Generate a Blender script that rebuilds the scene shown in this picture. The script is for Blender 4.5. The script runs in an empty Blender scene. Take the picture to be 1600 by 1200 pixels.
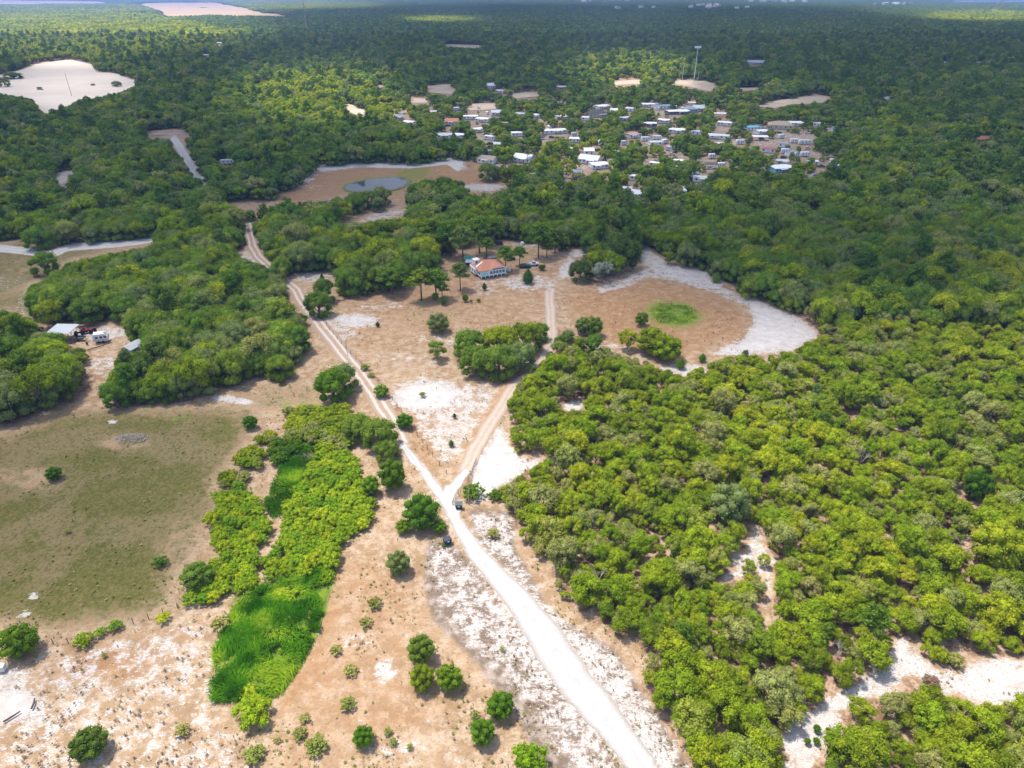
import bpy, math, random
import numpy as np
from math import radians, sin, cos, atan, atan2, pi, sqrt
random.seed(7); rng = np.random.default_rng(7)
S = bpy.context.scene
COL = S.collection
# ------------------------------------------------------------ camera
F = 1067.0; PITCH = math.atan(610/F); CAMH = 100.0
cam = bpy.data.cameras.new('camera'); camo = bpy.data.objects.new('camera', cam); COL.objects.link(camo)
camo.location = (0,0,CAMH); camo.rotation_euler = (pi/2-PITCH,0,0)
cam.sensor_width = 36; cam.lens = 36*F/1600; cam.clip_end = 60000; cam.clip_start = 1
S.camera = camo
# ------------------------------------------------------------ world, sun, exposure
SUN_EL, SUN_AZ = radians(69), radians(150)      # azimuth measured from +x, anticlockwise
SV = np.array([cos(SUN_EL)*cos(SUN_AZ), cos(SUN_EL)*sin(SUN_AZ), sin(SUN_EL)])
W = bpy.data.worlds.new('World'); S.world = W; W.use_nodes = True
nt = W.node_tree; bg = nt.nodes['Background']
sky = nt.nodes.new('ShaderNodeTexSky'); sky.sky_type = 'NISHITA'; sky.sun_disc = False
sky.sun_elevation = SUN_EL; sky.sun_rotation = pi/2-SUN_AZ; sky.dust_density = 1.8; sky.ozone_density = 1.0
nt.links.new(sky.outputs[0], bg.inputs[0]); bg.inputs[1].default_value = 0.15
sl = bpy.data.lights.new('sun','SUN'); sl.energy = 2.7; sl.angle = radians(0.53); sl.color = (1,0.955,0.88)
so = bpy.data.objects.new('sun', sl); COL.objects.link(so)
so.rotation_euler = (pi/2-SUN_EL, 0, SUN_AZ+pi/2); so.location = (0,0,300)
S.view_settings.view_transform = 'Standard'; S.view_settings.look = 'None'
S.view_settings.exposure = 1.10; S.view_settings.gamma = 1; S.view_settings.use_curve_mapping = False
cy = S.cycles
cy.max_bounces = 5; cy.diffuse_bounces = 3; cy.glossy_bounces = 2; cy.transmission_bounces = 3
cy.transparent_max_bounces = 8; cy.volume_bounces = 0; cy.use_denoising = True
cy.sample_clamp_indirect = 6

# ------------------------------------------------------------ pixel <-> ground helpers (photo is 1600x1200)
CP, SP = cos(PITCH), sin(PITCH)
def ray(u,v):
    x=(np.asarray(u,float)-800)/F; up=-(np.asarray(v,float)-600)/F
    return x, CP+SP*up, -SP+CP*up
def G(u,v,z=0.0):
    x,y,d = ray(u,v); t=(CAMH-z)/(-d)
    return np.array([x*t, y*t, z+0*t])
def PX(x,y,z=0.0):
    dz=z-CAMH; fw=y*CP-dz*SP; up=y*SP+dz*CP
    fw=np.where(fw<1,1,fw)
    return 800+F*x/fw, 600-F*up/fw, fw
def raster(poly, W_=1600, H_=1200):
    P=np.array(poly,float); m=np.zeros((H_,W_),bool)
    v0=int(max(0,np.floor(P[:,1].min()))); v1=int(min(H_,np.ceil(P[:,1].max())+1))
    u0=int(max(0,np.floor(P[:,0].min()))); u1=int(min(W_,np.ceil(P[:,0].max())+1))
    if v1<=v0 or u1<=u0: return m
    uu,vv=np.meshgrid(np.arange(u0,u1)+.5,np.arange(v0,v1)+.5)
    ins=np.zeros(uu.shape,bool); n=len(P)
    for i in range(n):
        x1,y1=P[i]; x2,y2=P[(i+1)%n]
        if y1==y2: continue
        c=((y1>vv)!=(y2>vv))&(uu<(x2-x1)*(vv-y1)/(y2-y1)+x1)
        ins^=c
    m[v0:v1,u0:u1]=ins; return m
def blur(a,r):
    a=a.astype(np.float32)
    for _ in range(2):
        for ax in (0,1):
            if r<1: continue
            p=[(0,0),(0,0)]; p[ax]=(r+1,r)
            c=np.cumsum(np.pad(a,p,mode='edge'),axis=ax,dtype=np.float64)
            n=a.shape[ax]
            hi=np.take(c,range(2*r+1,2*r+1+n),axis=ax); lo=np.take(c,range(0,n),axis=ax)
            a=((hi-lo)/(2*r+1)).astype(np.float32)
    return a
UU,VV=np.meshgrid(np.arange(1600)+.5,np.arange(1200)+.5)
def ell(u,v,ru,rv,rot=0):
    c,s=cos(rot),sin(rot); du,dv=UU-u,VV-v
    return np.clip(1.6-np.sqrt(((du*c+dv*s)/ru)**2+((-du*s+dv*c)/rv)**2)*1.1,0,1)
def stroke(pts,w):
    """thick polyline in the photo plane"""
    m=np.zeros((1200,1600),np.float32)
    for (a,b),(c,d) in zip(pts[:-1],pts[1:]):
        u0,u1=int(max(0,min(a,c)-w-2)),int(min(1600,max(a,c)+w+3)); v0,v1=int(max(0,min(b,d)-w-2)),int(min(1200,max(b,d)+w+3))
        if u1<=u0 or v1<=v0: continue
        uu=UU[v0:v1,u0:u1]-a; vv=VV[v0:v1,u0:u1]-b; L=(c-a)**2+(d-b)**2+1e-9
        t=np.clip((uu*(c-a)+vv*(d-b))/L,0,1); D=np.sqrt((uu-t*(c-a))**2+(vv-t*(d-b))**2)
        m[v0:v1,u0:u1]=np.maximum(m[v0:v1,u0:u1],np.clip(w+.5-D,0,1))
    return m
def samp(a,u,v):
    ui=np.clip(u-.5,0,1598.99); vi=np.clip(v-.5,0,1198.99); i=ui.astype(int); j=vi.astype(int); fu=ui-i; fv=vi-j
    return (a[j,i]*(1-fu)+a[j,i+1]*fu)*(1-fv)+(a[j+1,i]*(1-fu)+a[j+1,i+1]*fu)*fv

# ------------------------------------------------------------ outlines of the open ground, traced as ground positions
Z1=lambda pts:[(1060+x/2.963,800+y/2.963) for x,y in pts]
P_MAIN=[(1085,1200),(1040,1130),(1003,1075),(1003,1010),(968,985),(930,972),(900,948),(866,925),(870,885),(846,868),(812,848),(803,815),(790,790),(775,770),(800,748),(838,722),(862,710),(840,703),(812,710),(797,695),(795,660),(790,625),(803,600),(822,588),(850,560),(862,540),(872,512),(905,520),(940,525),(960,548),(985,555),(1005,560),(1030,572),(1050,580),(1080,582),(1090,575),(1120,560),(1160,552),(1200,555),(1240,545),(1280,525),(1278,515),(1240,490),(1190,468),(1160,460),(1150,440),(1100,425),(1060,412),(1035,400),(1005,378),(1000,405),(975,412),(960,430),(925,440),(895,430),(900,405),(925,388),(900,385),(870,395),(840,382),(825,375),(790,372),(745,374),(720,388),(700,395),(690,395),(685,412),(662,432),(650,442),(600,455),(550,462),(528,452),(520,424),(505,418),(455,428),(447,445),(455,470),(440,485),(475,482),(480,512),(478,548),(440,592),(425,592),(400,590),(335,600),(300,628),(250,630),(170,640),(150,625),(160,598),(172,588),(182,560),(196,545),(200,515),(190,500),(130,505),(50,512),(40,520),(80,514),(112,524),(124,540),(140,565),(150,590),(146,606),(120,615),(70,640),(40,655),(0,665),(-5,665),(-5,1205),(1085,1205)]
C2=[(-5,376),(30,372),(90,384),(150,380),(235,371),(242,380),(190,392),(140,402),(105,412),(95,420),(60,440),(40,450),(45,475),(60,490),(45,500),(30,492),(-5,485)]
C3=[(383,345),(392,345),(405,385),(425,405),(422,420),(400,410),(372,402),(368,392),(385,388)]
M1=[(425,318),(440,300),(478,290),(490,268),(500,262),(600,254),(650,259),(700,250),(750,252),(765,262),(755,275),(805,290),(770,300),(735,305),(722,290),(660,282),(628,292),(632,312),(600,305),(560,300),(510,310),(470,315)]
M2=[(530,352),(545,338),(610,328),(612,305),(630,305),(638,325),(632,338),(590,345)]
M3=[(345,314),(430,315),(430,324),(372,325)]
C5=[(265,216),(284,216),(298,240),(326,290),(318,293),(290,258),(272,236)]
C5b=[(228,204),(294,201),(296,214),(232,217)]
C6=[(82,270),(115,262),(120,270),(100,290),(118,300),(108,302),(86,286)]
C7=[(-5,118),(20,112),(60,98),(110,92),(145,100),(150,112),(175,113),(212,125),(210,135),(185,145),(150,152),(130,155),(100,168),(70,180),(62,172),(50,155),(20,150),(-5,145)]
C8=[(210,6),(260,3.5),(340,4),(390,13),(410,20),(470,25.5),(430,28),(330,26),(258,29),(240,18)]
C9=[(-5,0),(160,2),(182,6),(130,7),(60,7.5),(-5,8.5)]
C10=[(540,158),(575,175),(572,185),(540,172)]
C11=[(1180,166),(1205,158),(1255,150),(1270,146),(1305,152),(1290,160),(1240,163),(1210,168)]
C12=[(1150,137),(1190,136),(1192,140),(1150,142)]
C13=[(1055,124),(1100,126),(1122,131),(1110,142),(1075,134),(1055,131)]
C14=[(668,133),(700,131),(712,140),(705,146),(672,144)]
C15=[(800,146),(840,142),(842,150),(806,153)]
C16=[(642,152),(668,154),(668,160),(642,160)]
C17=[(730,162),(772,160),(775,170),(735,172)]
C18=[(690,69),(755,70),(750,75),(700,74)]
C19=[(960,126),(1000,124),(1002,130),(962,132)]
S1=Z1([(1625,680),(1450,660),(1340,660),(1330,730),(1200,720),(1100,620),(1080,570),(1000,570),(990,640),(960,690),(870,710),(860,760),(700,840),(610,920),(510,960),(470,1060),(500,1100),(490,1185),(620,1185),(680,1080),(750,1040),(760,930),(880,860),(1000,850),(1010,780),(1090,760),(1200,820),(1330,860),(1380,890),(1500,890),(1625,880)])
S2=Z1([(330,30),(400,60),(410,170),(450,200),(440,330),(425,440),(420,590),(395,560),(395,420),(400,330),(370,260),(300,290),(190,340),(170,320),(240,260),(230,180),(310,170),(330,110)])
S3=[(880,628),(905,624),(916,630),(905,640),(884,642)]
CLEAR=np.zeros((1200,1600),bool)
for p in (P_MAIN,C2,C3,M1,M2,M3,C5,C5b,C6,C7,C8,C9,C10,C11,C12,C13,C14,C15,C16,C17,C18,C19,S1,S2,S3): CLEAR|=raster(p)
# village yards: bare ground between the homes
VILL=[(610,150),(760,120),(900,125),(1000,120),(1150,140),(1200,175),(1290,180),(1340,230),(1330,275),(1240,300),(1130,300),(1060,320),(960,320),(880,300),(800,290),(760,250),(680,225),(610,200)]
yards=[(985,207,14,6),(1015,250,16,6),(1050,236,20,5),(1065,246,10,8),(1140,262,28,5),(1150,219,12,10),(1200,222,50,9),(1260,215,26,9),(1230,210,26,6),(1275,240,22,8),(1030,175,12,8),(872,205,24,10),(850,215,10,10),(845,190,8,8),(790,258,30,4),(755,218,12,6),(765,178,22,5),(745,168,30,4),(910,262,16,5),(950,255,18,5),(1290,200,10,6),(880,160,14,4),(860,154,14,3),(1130,198,22,8),(700,185,12,5),(920,240,22,4),(1220,250,20,6),(890,250,8,4),(610,170,12,5),(630,174,10,5)]
for (a,b,c,d) in yards: CLEAR|=ell(a,b,c*.50,d*.50)>.5

# ------------------------------------------------------------ materials
def new_mat(name):
    m=bpy.data.materials.new(name); m.use_nodes=True; m.node_tree.nodes.clear(); return m
class NT:
    def __init__(s,m): s.t=m.node_tree
    def n(s,ty,**kw):
        x=s.t.nodes.new(ty)
        for k,v in kw.items():
            if k.startswith('i_'):
                key=k[2:]; key=int(key) if key.isdigit() else key
                x.inputs[key].default_value=v
            else: setattr(x,k,v)
        return x
    def l(s,a,b): s.t.links.new(a,b)
    def noise(s,vec,scale,detail=4,rough=.55,dist=0):
        x=s.n('ShaderNodeTexNoise'); x.inputs['Scale'].default_value=scale; x.inputs['Detail'].default_value=detail
        x.inputs['Roughness'].default_value=rough; x.inputs['Distortion'].default_value=dist
        if vec is not None: s.l(vec,x.inputs['Vector'])
        return x.outputs['Fac']
    def math(s,op,a,b=None,clamp=False,c=None):
        x=s.n('ShaderNodeMath',operation=op); x.use_clamp=clamp
        for i,q in enumerate((a,b,c)):
            if q is None: continue
            if isinstance(q,(int,float)): x.inputs[i].default_value=q
            else: s.l(q,x.inputs[i])
        return x.outputs[0]
    def ramp(s,f,lo,hi,a=0.,b=1.):
        x=s.n('ShaderNodeMapRange'); x.interpolation_type='SMOOTHSTEP'
        s.l(f,x.inputs[0]); x.inputs[1].default_value=lo; x.inputs[2].default_value=hi; x.inputs[3].default_value=a; x.inputs[4].default_value=b
        return x.outputs[0]
    def mix(s,f,a,b,mode='MIX'):
        x=s.n('ShaderNodeMix',data_type='RGBA',blend_type=mode)
        for i,q in ((0,f),(6,a),(7,b)):
            if isinstance(q,(int,float)): x.inputs[i].default_value=q
            elif isinstance(q,tuple): x.inputs[i].default_value=(*q,1)
            else: s.l(q,x.inputs[i])
        return x.outputs[2]
    def out(s,sh,vol=None):
        o=s.n('ShaderNodeOutputMaterial')
        if sh is not None: s.l(sh,o.inputs[0])
        if vol is not None: s.l(vol,o.inputs[1])

def plain(name,col,rough=.6,metal=0,var=.12,scale=2.,bump=0,spec=.4):
    m=new_mat(name); t=NT(m); tc=t.n('ShaderNodeTexCoord')
    f=t.noise(tc.outputs['Object'],scale,5,.6)
    c=t.mix(f,tuple(max(0,x*(1-var*2)) for x in col),tuple(min(1,x*(1+var)) for x in col))
    b=t.n('ShaderNodeBsdfPrincipled'); t.l(c,b.inputs['Base Color']); b.inputs['Roughness'].default_value=rough
    b.inputs['Metallic'].default_value=metal; b.inputs['Specular IOR Level'].default_value=spec
    t.out(b.outputs[0]); return m
_pc={}
def P(col,rough=.6,metal=0):
    k=(col,rough,metal)
    if k not in _pc: _pc[k]=plain('painted_surface',col,rough,metal,.12,1.5)
    return _pc[k]

def foliage(name,c_dark,c_mid,c_light,c_alt,alt=.25,trans=.36,region=True,gain=1.5,own=False):
    m=new_mat(name); t=NT(m)
    oi=t.n('ShaderNodeObjectInfo'); at=t.n('ShaderNodeAttribute',attribute_name='tint')
    r=oi.outputs['Random']; tint=at.outputs['Fac']
    if region:
        reg=t.noise(oi.outputs['Location'],.022,2,.6)
        reg=t.ramp(reg,.35,.65)
        k=t.math('ADD',t.math('MULTIPLY',r,.62),t.math('MULTIPLY',reg,.38))
    else: k=r
    k=t.math('ADD',t.math('MULTIPLY',k,.8),t.math('MULTIPLY',tint,.32),clamp=True)
    if own: k=tint
    c_dark,c_mid,c_light,c_alt=[tuple(q*gain for q in c) for c in (c_dark,c_mid,c_light,c_alt)]
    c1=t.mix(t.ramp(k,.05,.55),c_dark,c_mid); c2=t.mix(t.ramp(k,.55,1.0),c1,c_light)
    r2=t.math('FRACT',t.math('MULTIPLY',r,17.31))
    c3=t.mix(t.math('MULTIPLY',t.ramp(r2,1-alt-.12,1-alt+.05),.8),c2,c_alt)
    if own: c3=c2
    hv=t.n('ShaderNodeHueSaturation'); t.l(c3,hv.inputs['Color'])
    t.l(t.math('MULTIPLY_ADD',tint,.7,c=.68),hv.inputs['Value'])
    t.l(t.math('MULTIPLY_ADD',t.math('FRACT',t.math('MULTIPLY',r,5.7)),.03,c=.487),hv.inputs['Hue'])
    d=t.n('ShaderNodeBsdfDiffuse'); tr=t.n('ShaderNodeBsdfTranslucent'); t.l(hv.outputs[0],d.inputs[0])
    t.l(t.mix(.5,hv.outputs[0],(.30,.42,.02)),tr.inputs[0])
    mx=t.n('ShaderNodeMixShader'); mx.inputs[0].default_value=trans; t.l(d.outputs[0],mx.inputs[1]); t.l(tr.outputs[0],mx.inputs[2])
    t.out(mx.outputs[0]); return m
M_SCRUB=foliage('scrub_oak_leaves',(.062,.092,.008),(.132,.168,.009),(.215,.225,.012),(.185,.175,.060),.17,gain=1.98)
M_LIVE=foliage('live_oak_leaves',(.045,.078,.013),(.082,.128,.015),(.140,.180,.018),(.125,.142,.050),.22,gain=1.92)
M_PINE=foliage('pine_needles',(.050,.092,.014),(.085,.140,.014),(.135,.185,.016),(.115,.150,.04),.2,.2)
M_CEDAR=foliage('cedar_foliage',(.020,.050,.014),(.030,.066,.016),(.045,.085,.020),(.040,.080,.022),.2,.1,False)
M_DARK=foliage('dark_oak_leaves',(.030,.052,.012),(.045,.072,.014),(.07,.10,.018),(.06,.09,.02),.2,.25,False)
M_BUSH=foliage('bright_bush_leaves',(.100,.160,.008),(.170,.225,.010),(.235,.270,.014),(.11,.18,.010),.25,.36,False,1.9)
M_GREEN=foliage('fresh_green_leaves',(.050,.105,.010),(.075,.142,.010),(.115,.180,.012),(.07,.125,.014),.2,.36,False)
M_GREY=foliage('grey_lichen_foliage',(.17,.18,.13),(.21,.22,.16),(.25,.25,.19),(.2,.2,.16),.2,.1,False)
M_WEED=foliage('weed_leaves',(.13,.14,.03),(.19,.19,.045),(.26,.23,.07),(.15,.17,.03),.3,.2,False)
M_SUNPATCH=foliage('sunpatch_leaves',(.12,.150,.010),(.185,.205,.012),(.250,.250,.018),(.16,.19,.015),.2,.40,False,2.0)  # yellow-green foliage brightened: sunlight of the cloud gaps put into its colour
M_BARK=plain('bark',(.20,.165,.135),.9,0,.3,3)
M_DEAD=plain('bleached_bark',(.40,.36,.31),.9,0,.2,3)
M_PBARK=plain('pine_bark',(.16,.10,.07),.9,0,.3,3)
M_TWIGB=foliage('dry_brown_bush',(.16,.10,.06),(.22,.15,.095),(.28,.20,.13),(.2,.14,.08),.2,.1,False,1.0)
M_GRASS=foliage('marsh_grass_blades',(.040,.120,.004),(.085,.195,.006),(.21,.27,.014),(.1,.2,.03),.1,.4,False,1.25,True)

# ------------------------------------------------------------ mesh helpers
def mesh_np(name,V,Fc,mats,mi=None,tint=None,smooth=False):
    """V (n,3); Fc list of equal-width int arrays"""
    me=bpy.data.meshes.new(name)
    nl=sum(f.size for f in Fc); nf=sum(len(f) for f in Fc)
    me.vertices.add(len(V)); me.vertices.foreach_set('co',np.asarray(V,np.float32).ravel())
    me.loops.add(nl); me.loops.foreach_set('vertex_index',np.concatenate([f.ravel() for f in Fc]).astype(np.int32))
    me.polygons.add(nf); tot=np.concatenate([np.full(len(f),f.shape[1]) for f in Fc]); st=np.concatenate([[0],np.cumsum(tot)[:-1]])
    me.polygons.foreach_set('loop_start',st.astype(np.int32))
    if mi is not None: me.polygons.foreach_set('material_index',np.asarray(mi,np.int32))
    if smooth: me.polygons.foreach_set('use_smooth',np.ones(nf,bool))
    for m in mats: me.materials.append(m)
    if tint is not None:
        a=me.attributes.new('tint','FLOAT','POINT'); a.data.foreach_set('value',np.asarray(tint,np.float32))
    me.update(calc_edges=True); me.validate(); return me
def link(name,me,parent=None,loc=(0,0,0),rz=0):
    o=bpy.data.objects.new(name,me); COL.objects.link(o); o.location=loc; o.rotation_euler=(0,0,rz)
    if parent is not None: o.parent=parent
    return o
def tag(o,label=None,cat=None,group=None,kind=None):
    if label: o['label']=label
    if cat: o['category']=cat
    if group: o['group']=group
    if kind: o['kind']=kind
    return o
def empty(name,loc,rz=0,label=None,cat=None,group=None):
    o=bpy.data.objects.new(name,None); COL.objects.link(o); o.location=loc; o.rotation_euler=(0,0,rz); o.empty_display_size=.5
    return tag(o,label,cat,group)
def copy_tree(root,loc,rz,scl,label,group=None,cat=None,meshes=None):
    r=root.copy(); COL.objects.link(r); r.location=loc; r.rotation_euler=(0,0,rz); r.scale=scl
    r['label']=label
    if group: r['group']=group
    elif 'group' in r: del r['group']
    for ch in root.children:
        c=ch.copy(); COL.objects.link(c); c.parent=r
        for g in ch.children:
            d=g.copy(); COL.objects.link(d); d.parent=c
    return r
class MB:
    def __init__(s): s.v=[]; s.f=[]
    def add(s,V,Fs):
        b=len(s.v); s.v+= [tuple(p) for p in V]; s.f+=[tuple(b+i for i in f) for f in Fs]; return s
    def box(s,x0,x1,y0,y1,z0,z1,rz=0,c=(0,0),bev=0):
        P_=[(x,y,z) for z in (z0,z1) for x,y in ((x0,y0),(x1,y0),(x1,y1),(x0,y1))]
        if bev:
            k=bev; P_[4:]=[(x0+k,y0+k,z1),(x1-k,y0+k,z1),(x1-k,y1-k,z1),(x0+k,y1-k,z1)]
        if rz:
            C_,S_=cos(rz),sin(rz); P_=[(c[0]+(x-c[0])*C_-(y-c[1])*S_,c[1]+(x-c[0])*S_+(y-c[1])*C_,z) for x,y,z in P_]
        return s.add(P_,[(3,2,1,0),(4,5,6,7),(0,1,5,4),(1,2,6,5),(2,3,7,6),(3,0,4,7)])
    def cyl(s,a,b,r0,r1=None,n=8,cap=True):
        a=np.array(a,float); b=np.array(b,float); r1=r0 if r1 is None else r1
        d=b-a; d/=np.linalg.norm(d)+1e-9; e=np.cross(d,(0,0,1) if abs(d[2])<.9 else (1,0,0)); e/=np.linalg.norm(e); g=np.cross(d,e)
        ring=lambda c,r:[tuple(c+r*(e*cos(2*pi*i/n)+g*sin(2*pi*i/n))) for i in range(n)]
        Fs=[(i,(i+1)%n,n+(i+1)%n,n+i) for i in range(n)]
        if cap: Fs+=[tuple(range(n))[::-1],tuple(range(n,2*n))]
        return s.add(ring(a,r0)+ring(b,r1),Fs)
    def tube(s,pts,rs,n=6):
        for i in range(len(pts)-1): s.cyl(pts[i],pts[i+1],rs[i],rs[i+1],n,cap=(i in(0,len(pts)-2)))
        return s
    def loft(s,secs):
        """closed sections of equal count"""
        n=len(secs[0]); V=[p for q in secs for p in q]; Fs=[]
        for k in range(len(secs)-1):
            for i in range(n): Fs.append((k*n+i,k*n+(i+1)%n,(k+1)*n+(i+1)%n,(k+1)*n+i))
        Fs+=[tuple(range(n))[::-1],tuple(range((len(secs)-1)*n,len(secs)*n))]
        return s.add(V,Fs)
    def mesh(s,name,mat):
        me=bpy.data.meshes.new(name); me.from_pydata(s.v,[],s.f); me.materials.append(mat); me.update(); return me
    def obj(s,name,mat,parent=None,loc=(0,0,0),rz=0): return link(name,s.mesh(name,mat),parent,loc,rz)

# ------------------------------------------------------------ GROUND
ROAD_L=[(624,694),(642.5,722.5),(667.5,755),(687.5,787.5),(700,812),(714,838),(732.5,871),(759.5,904.6),(800,962),(834,1019),(867.5,1070),(901,1110),(945,1158),(979,1200),(1040,1275)]
ROAD_R=[(632,689),(660,725),(678,747.5),(709,785),(720,806),(746,845),(780,884),(834,935),(881,989),(911,1036),(945,1077),(979,1121),(1002.5,1158),(1029.5,1200),(1090,1275)]
roadpoly=ROAD_L+ROAD_R[::-1]
SPUR=[(692,764),(700,757),(720,740),(728,731),(734,738),(722,755),(712,771),(707,788)]
DRIVE=[(728,735),(745,697),(762,668),(780,640),(800,606),(822,590),(848,566),(860,540),(861,510),(860,480),(858,455)]
TRACK=[(629,693),(612,660),(597,636),(578,606),(557,577),(530,545),(512,521),(492,497),(474,474),(462,452),(448,440),(425,420),(405,402),(394,384),(389,362),(386,345)]
FARROAD=[(322,291),(305,268),(292,248),(280,230),(272,217)]
LEFTROAD=[(-40,396),(0,388),(40,392),(75,398),(110,386),(150,383),(190,380),(240,373)]
def poly(p,val=1,b=2): return blur(raster(p),b)*val
def mx(*a):
    o=a[0]
    for q in a[1:]: o=np.maximum(o,q)
    return o
T0=lambda :np.zeros((1200,1600),np.float32)
sand=mx(T0(),
 poly(roadpoly,1,4),poly(SPUR,1,3),
 poly([(665,845),(700,838),(740,880),(800,962),(880,1075),(975,1200),(880,1200),(840,1120),(775,1050),(720,1000),(690,960),(672,900)],.56,10),
 poly([(725,790),(760,800),(810,800),(806,850),(868,960),(962,1010),(1005,1075),(1085,1200),(1020,1200),(940,1070),(830,930),(745,845)],.60,8),
 poly([(745,793),(732,765),(740,725),(785,655),(797,695),(815,715),(860,714),(830,730),(800,750),(770,768)],.95,6),
 ell(668,617,62,28)*.98, poly([(622,605),(700,592),(785,600),(745,670),(700,738),(688,720),(660,690),(640,650)],.60,6),
 ell(640,560,90,10,.1)*.42,ell(690,530,60,12,.1)*.45,
 ell(555,500,42,12)*.85,ell(530,520,34,18)*.55,ell(510,500,14,30,-.6)*.55,
 ell(485,432,42,10)*.62,ell(470,460,12,22,-.6)*.55,ell(590,478,60,8,-.1)*.45,
 ell(825,441,56,14)*.62,ell(770,440,40,6)*.5,ell(757,452,28,8)*.5,
 poly([(853,440),(866,440),(868,500),(872,540),(850,560),(853,505)],.78,5),
 ell(888,418,14,24,.8)*.75,ell(910,393,30,8,-.2)*.7,ell(825,380,30,9)*.55,ell(790,385,30,8)*.35,
 stroke([(1003,385),(1012,402),(1040,420),(1085,430),(1120,440)],11)*.8, poly([(1140,455),(1190,468),(1240,490),(1285,520),(1240,548),(1160,555),(1110,555),(1120,545),(1160,530),(1178,500),(1165,475)],.92,5),
 stroke([(940,450),(980,440),(1010,425),(1060,432),(1120,450),(1160,468)],7)*.62,ell(975,545,40,9,.3)*.5,ell(1070,575,40,10)*.8,ell(930,545,30,10)*.5,
 poly([(-5,1045),(60,1015),(200,985),(335,945),(345,1100),(420,1205),(-5,1205)],.46,14),
 ell(15,1100,62,34)*.95,ell(8,1062,40,22)*.8,ell(105,1065,45,16,-.3)*.62,ell(250,1010,26,30,.3)*.55,stroke([(150,1018),(140,1050),(130,1085),(90,1130),(48,1175)],3)*.75,stroke([(60,1110),(70,1140),(64,1200)],4)*.7,ell(300,1180,60,22)*.55,ell(165,1115,30,14)*.5,
 ell(255,1135,40,30)*.4,ell(600,1045,30,20)*.6,ell(560,1000,30,16)*.5,ell(700,1180,50,18)*.4,ell(620,1170,60,18)*.5,
 stroke([(500,262),(560,256),(640,258),(700,252),(715,262)],5)*.95,ell(480,275,22,12,-.5)*.65,ell(470,290,40,7)*.45,ell(755,292,45,7)*.75,ell(600,335,44,8,-.2)*.6,ell(715,254,16,8,.5)*.9,
 poly([(545,252),(500,262),(495,270),(560,262)],.8,3),
 ell(610,330,26,8)*.5,
 poly(C7,.93,2),poly(C8,.55,1),poly(C9,.6,1),stroke([(235,16),(255,28),(330,26),(470,27)],1.6)*.95,
 stroke(FARROAD,6)*.85,stroke(LEFTROAD,6)*.9,poly(C6,.75,3),ell(60,480,60,26)*.4,ell(15,440,40,20)*.35,ell(392,405,26,14)*.7,ell(262,262,14,3)*.6,
 poly(S1,1,9)*.84,poly(S2,1,6)*.68,poly(S3,.95,2),
 ell(362,623,45,6,.15)*.8,ell(175,658,8,4)*.9,ell(52,930,9,6)*.9,ell(40,957,9,5)*.9,ell(20,970,26,8)*.4,
 ell(150,520,60,12)*.72,ell(160,570,30,22)*.55,ell(262,535,14,12)*.7,
 poly(C10,.8,2),poly(C11,.75,2),poly(C12,.7,1),poly(C13,.8,2),poly(C14,.6,2),poly(C15,.6,2),poly(C16,.6,2),poly(C17,.6,2),poly(C18,.4,1),poly(C19,.4,1),
 ell(325,1195,60,12)*.5)
for (a,b,c,d) in yards: sand=np.maximum(sand,ell(a,b,c,d)*.45)
SANDLATER=blur(raster(P_MAIN),6)*.24
green=mx(T0(),
 poly([(330,1100),(333,1030),(345,985),(375,935),(400,915),(440,900),(528,880),(518,930),(500,985),(470,1045),(440,1088),(400,1100),(370,1098)],.95,5),
 poly([(470,665),(525,660),(530,690),(475,740),(455,790),(428,812),(412,785),(430,745)],.85,5),
 ell(1052,490,52,24,.1)*.80,ell(1010,470,60,14,-.1)*.35,ell(645,272,40,18,-.3)*.6,ell(588,289,70,20)*.52,ell(255,640,60,14)*.35,ell(280,650,34,9)*.5,ell(480,640,70,26)*.45,
 ell(660,470,18,8)*.4,ell(470,552,14,14)*.4)
olive=mx(T0(),
 poly([(-5,685),(100,640),(330,635),(410,640),(385,690),(335,735),(325,830),(290,905),(240,955),(100,985),(-5,962)],.92,26)*(1-.55*ell(40,745,70,22,.1))*(1-.4*ell(290,860,60,60))*(1-.5*ell(200,690,60,14)),
 poly([(340,600),(440,595),(500,560),(520,600),(490,640),(350,640)],.45,10),poly(C2,.65,8),poly(M1,.3,4),ell(690,470,90,30)*.3,ell(610,260,120,9)*.1)
sand=np.maximum(sand,SANDLATER*(1-np.clip(olive*1.3,0,1)))
sand=mx(sand,poly([(746,845),(800,890),(890,975),(965,1055),(1015,1120),(1065,1200),(1029,1205),(945,1077),(834,935),(780,884)],.85,7),poly([(720,845),(745,900),(790,955),(850,1045),(900,1115),(970,1200),(955,1200),(880,1110),(800,1000),(735,900)],.8,5))
orange=mx(T0(),poly([(880,450),(960,445),(1010,430),(1060,440),(1130,460),(1170,490),(1160,525),(1100,545),(1060,560),(960,540),(900,510)],.85,10),
 poly(M1,.75,3),poly([(520,440),(650,440),(720,400),(800,390),(880,420),(855,500),(700,520),(560,560)],.40,14),
 poly([(560,560),(640,640),(690,720),(670,740),(600,620)],.6,6),poly([(735,730),(800,600),(830,590),(800,570),(730,690)],.55,5),
 poly([(450,900),(540,880),(640,900),(670,1000),(700,1100),(500,1200),(430,1200),(470,1050),(520,960)],.35,20),ell(160,1035,60,24)*.8,stroke([(520,950),(500,1010),(478,1050),(440,1110)],6)*.9,ell(560,905,50,30)*.5,ell(615,1120,90,16,-.2)*.5,ell(490,1050,40,50,.4)*.6)
litter=1-blur(CLEAR,3)
litter=litter*(1-.6*blur(raster(VILL),10))
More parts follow.
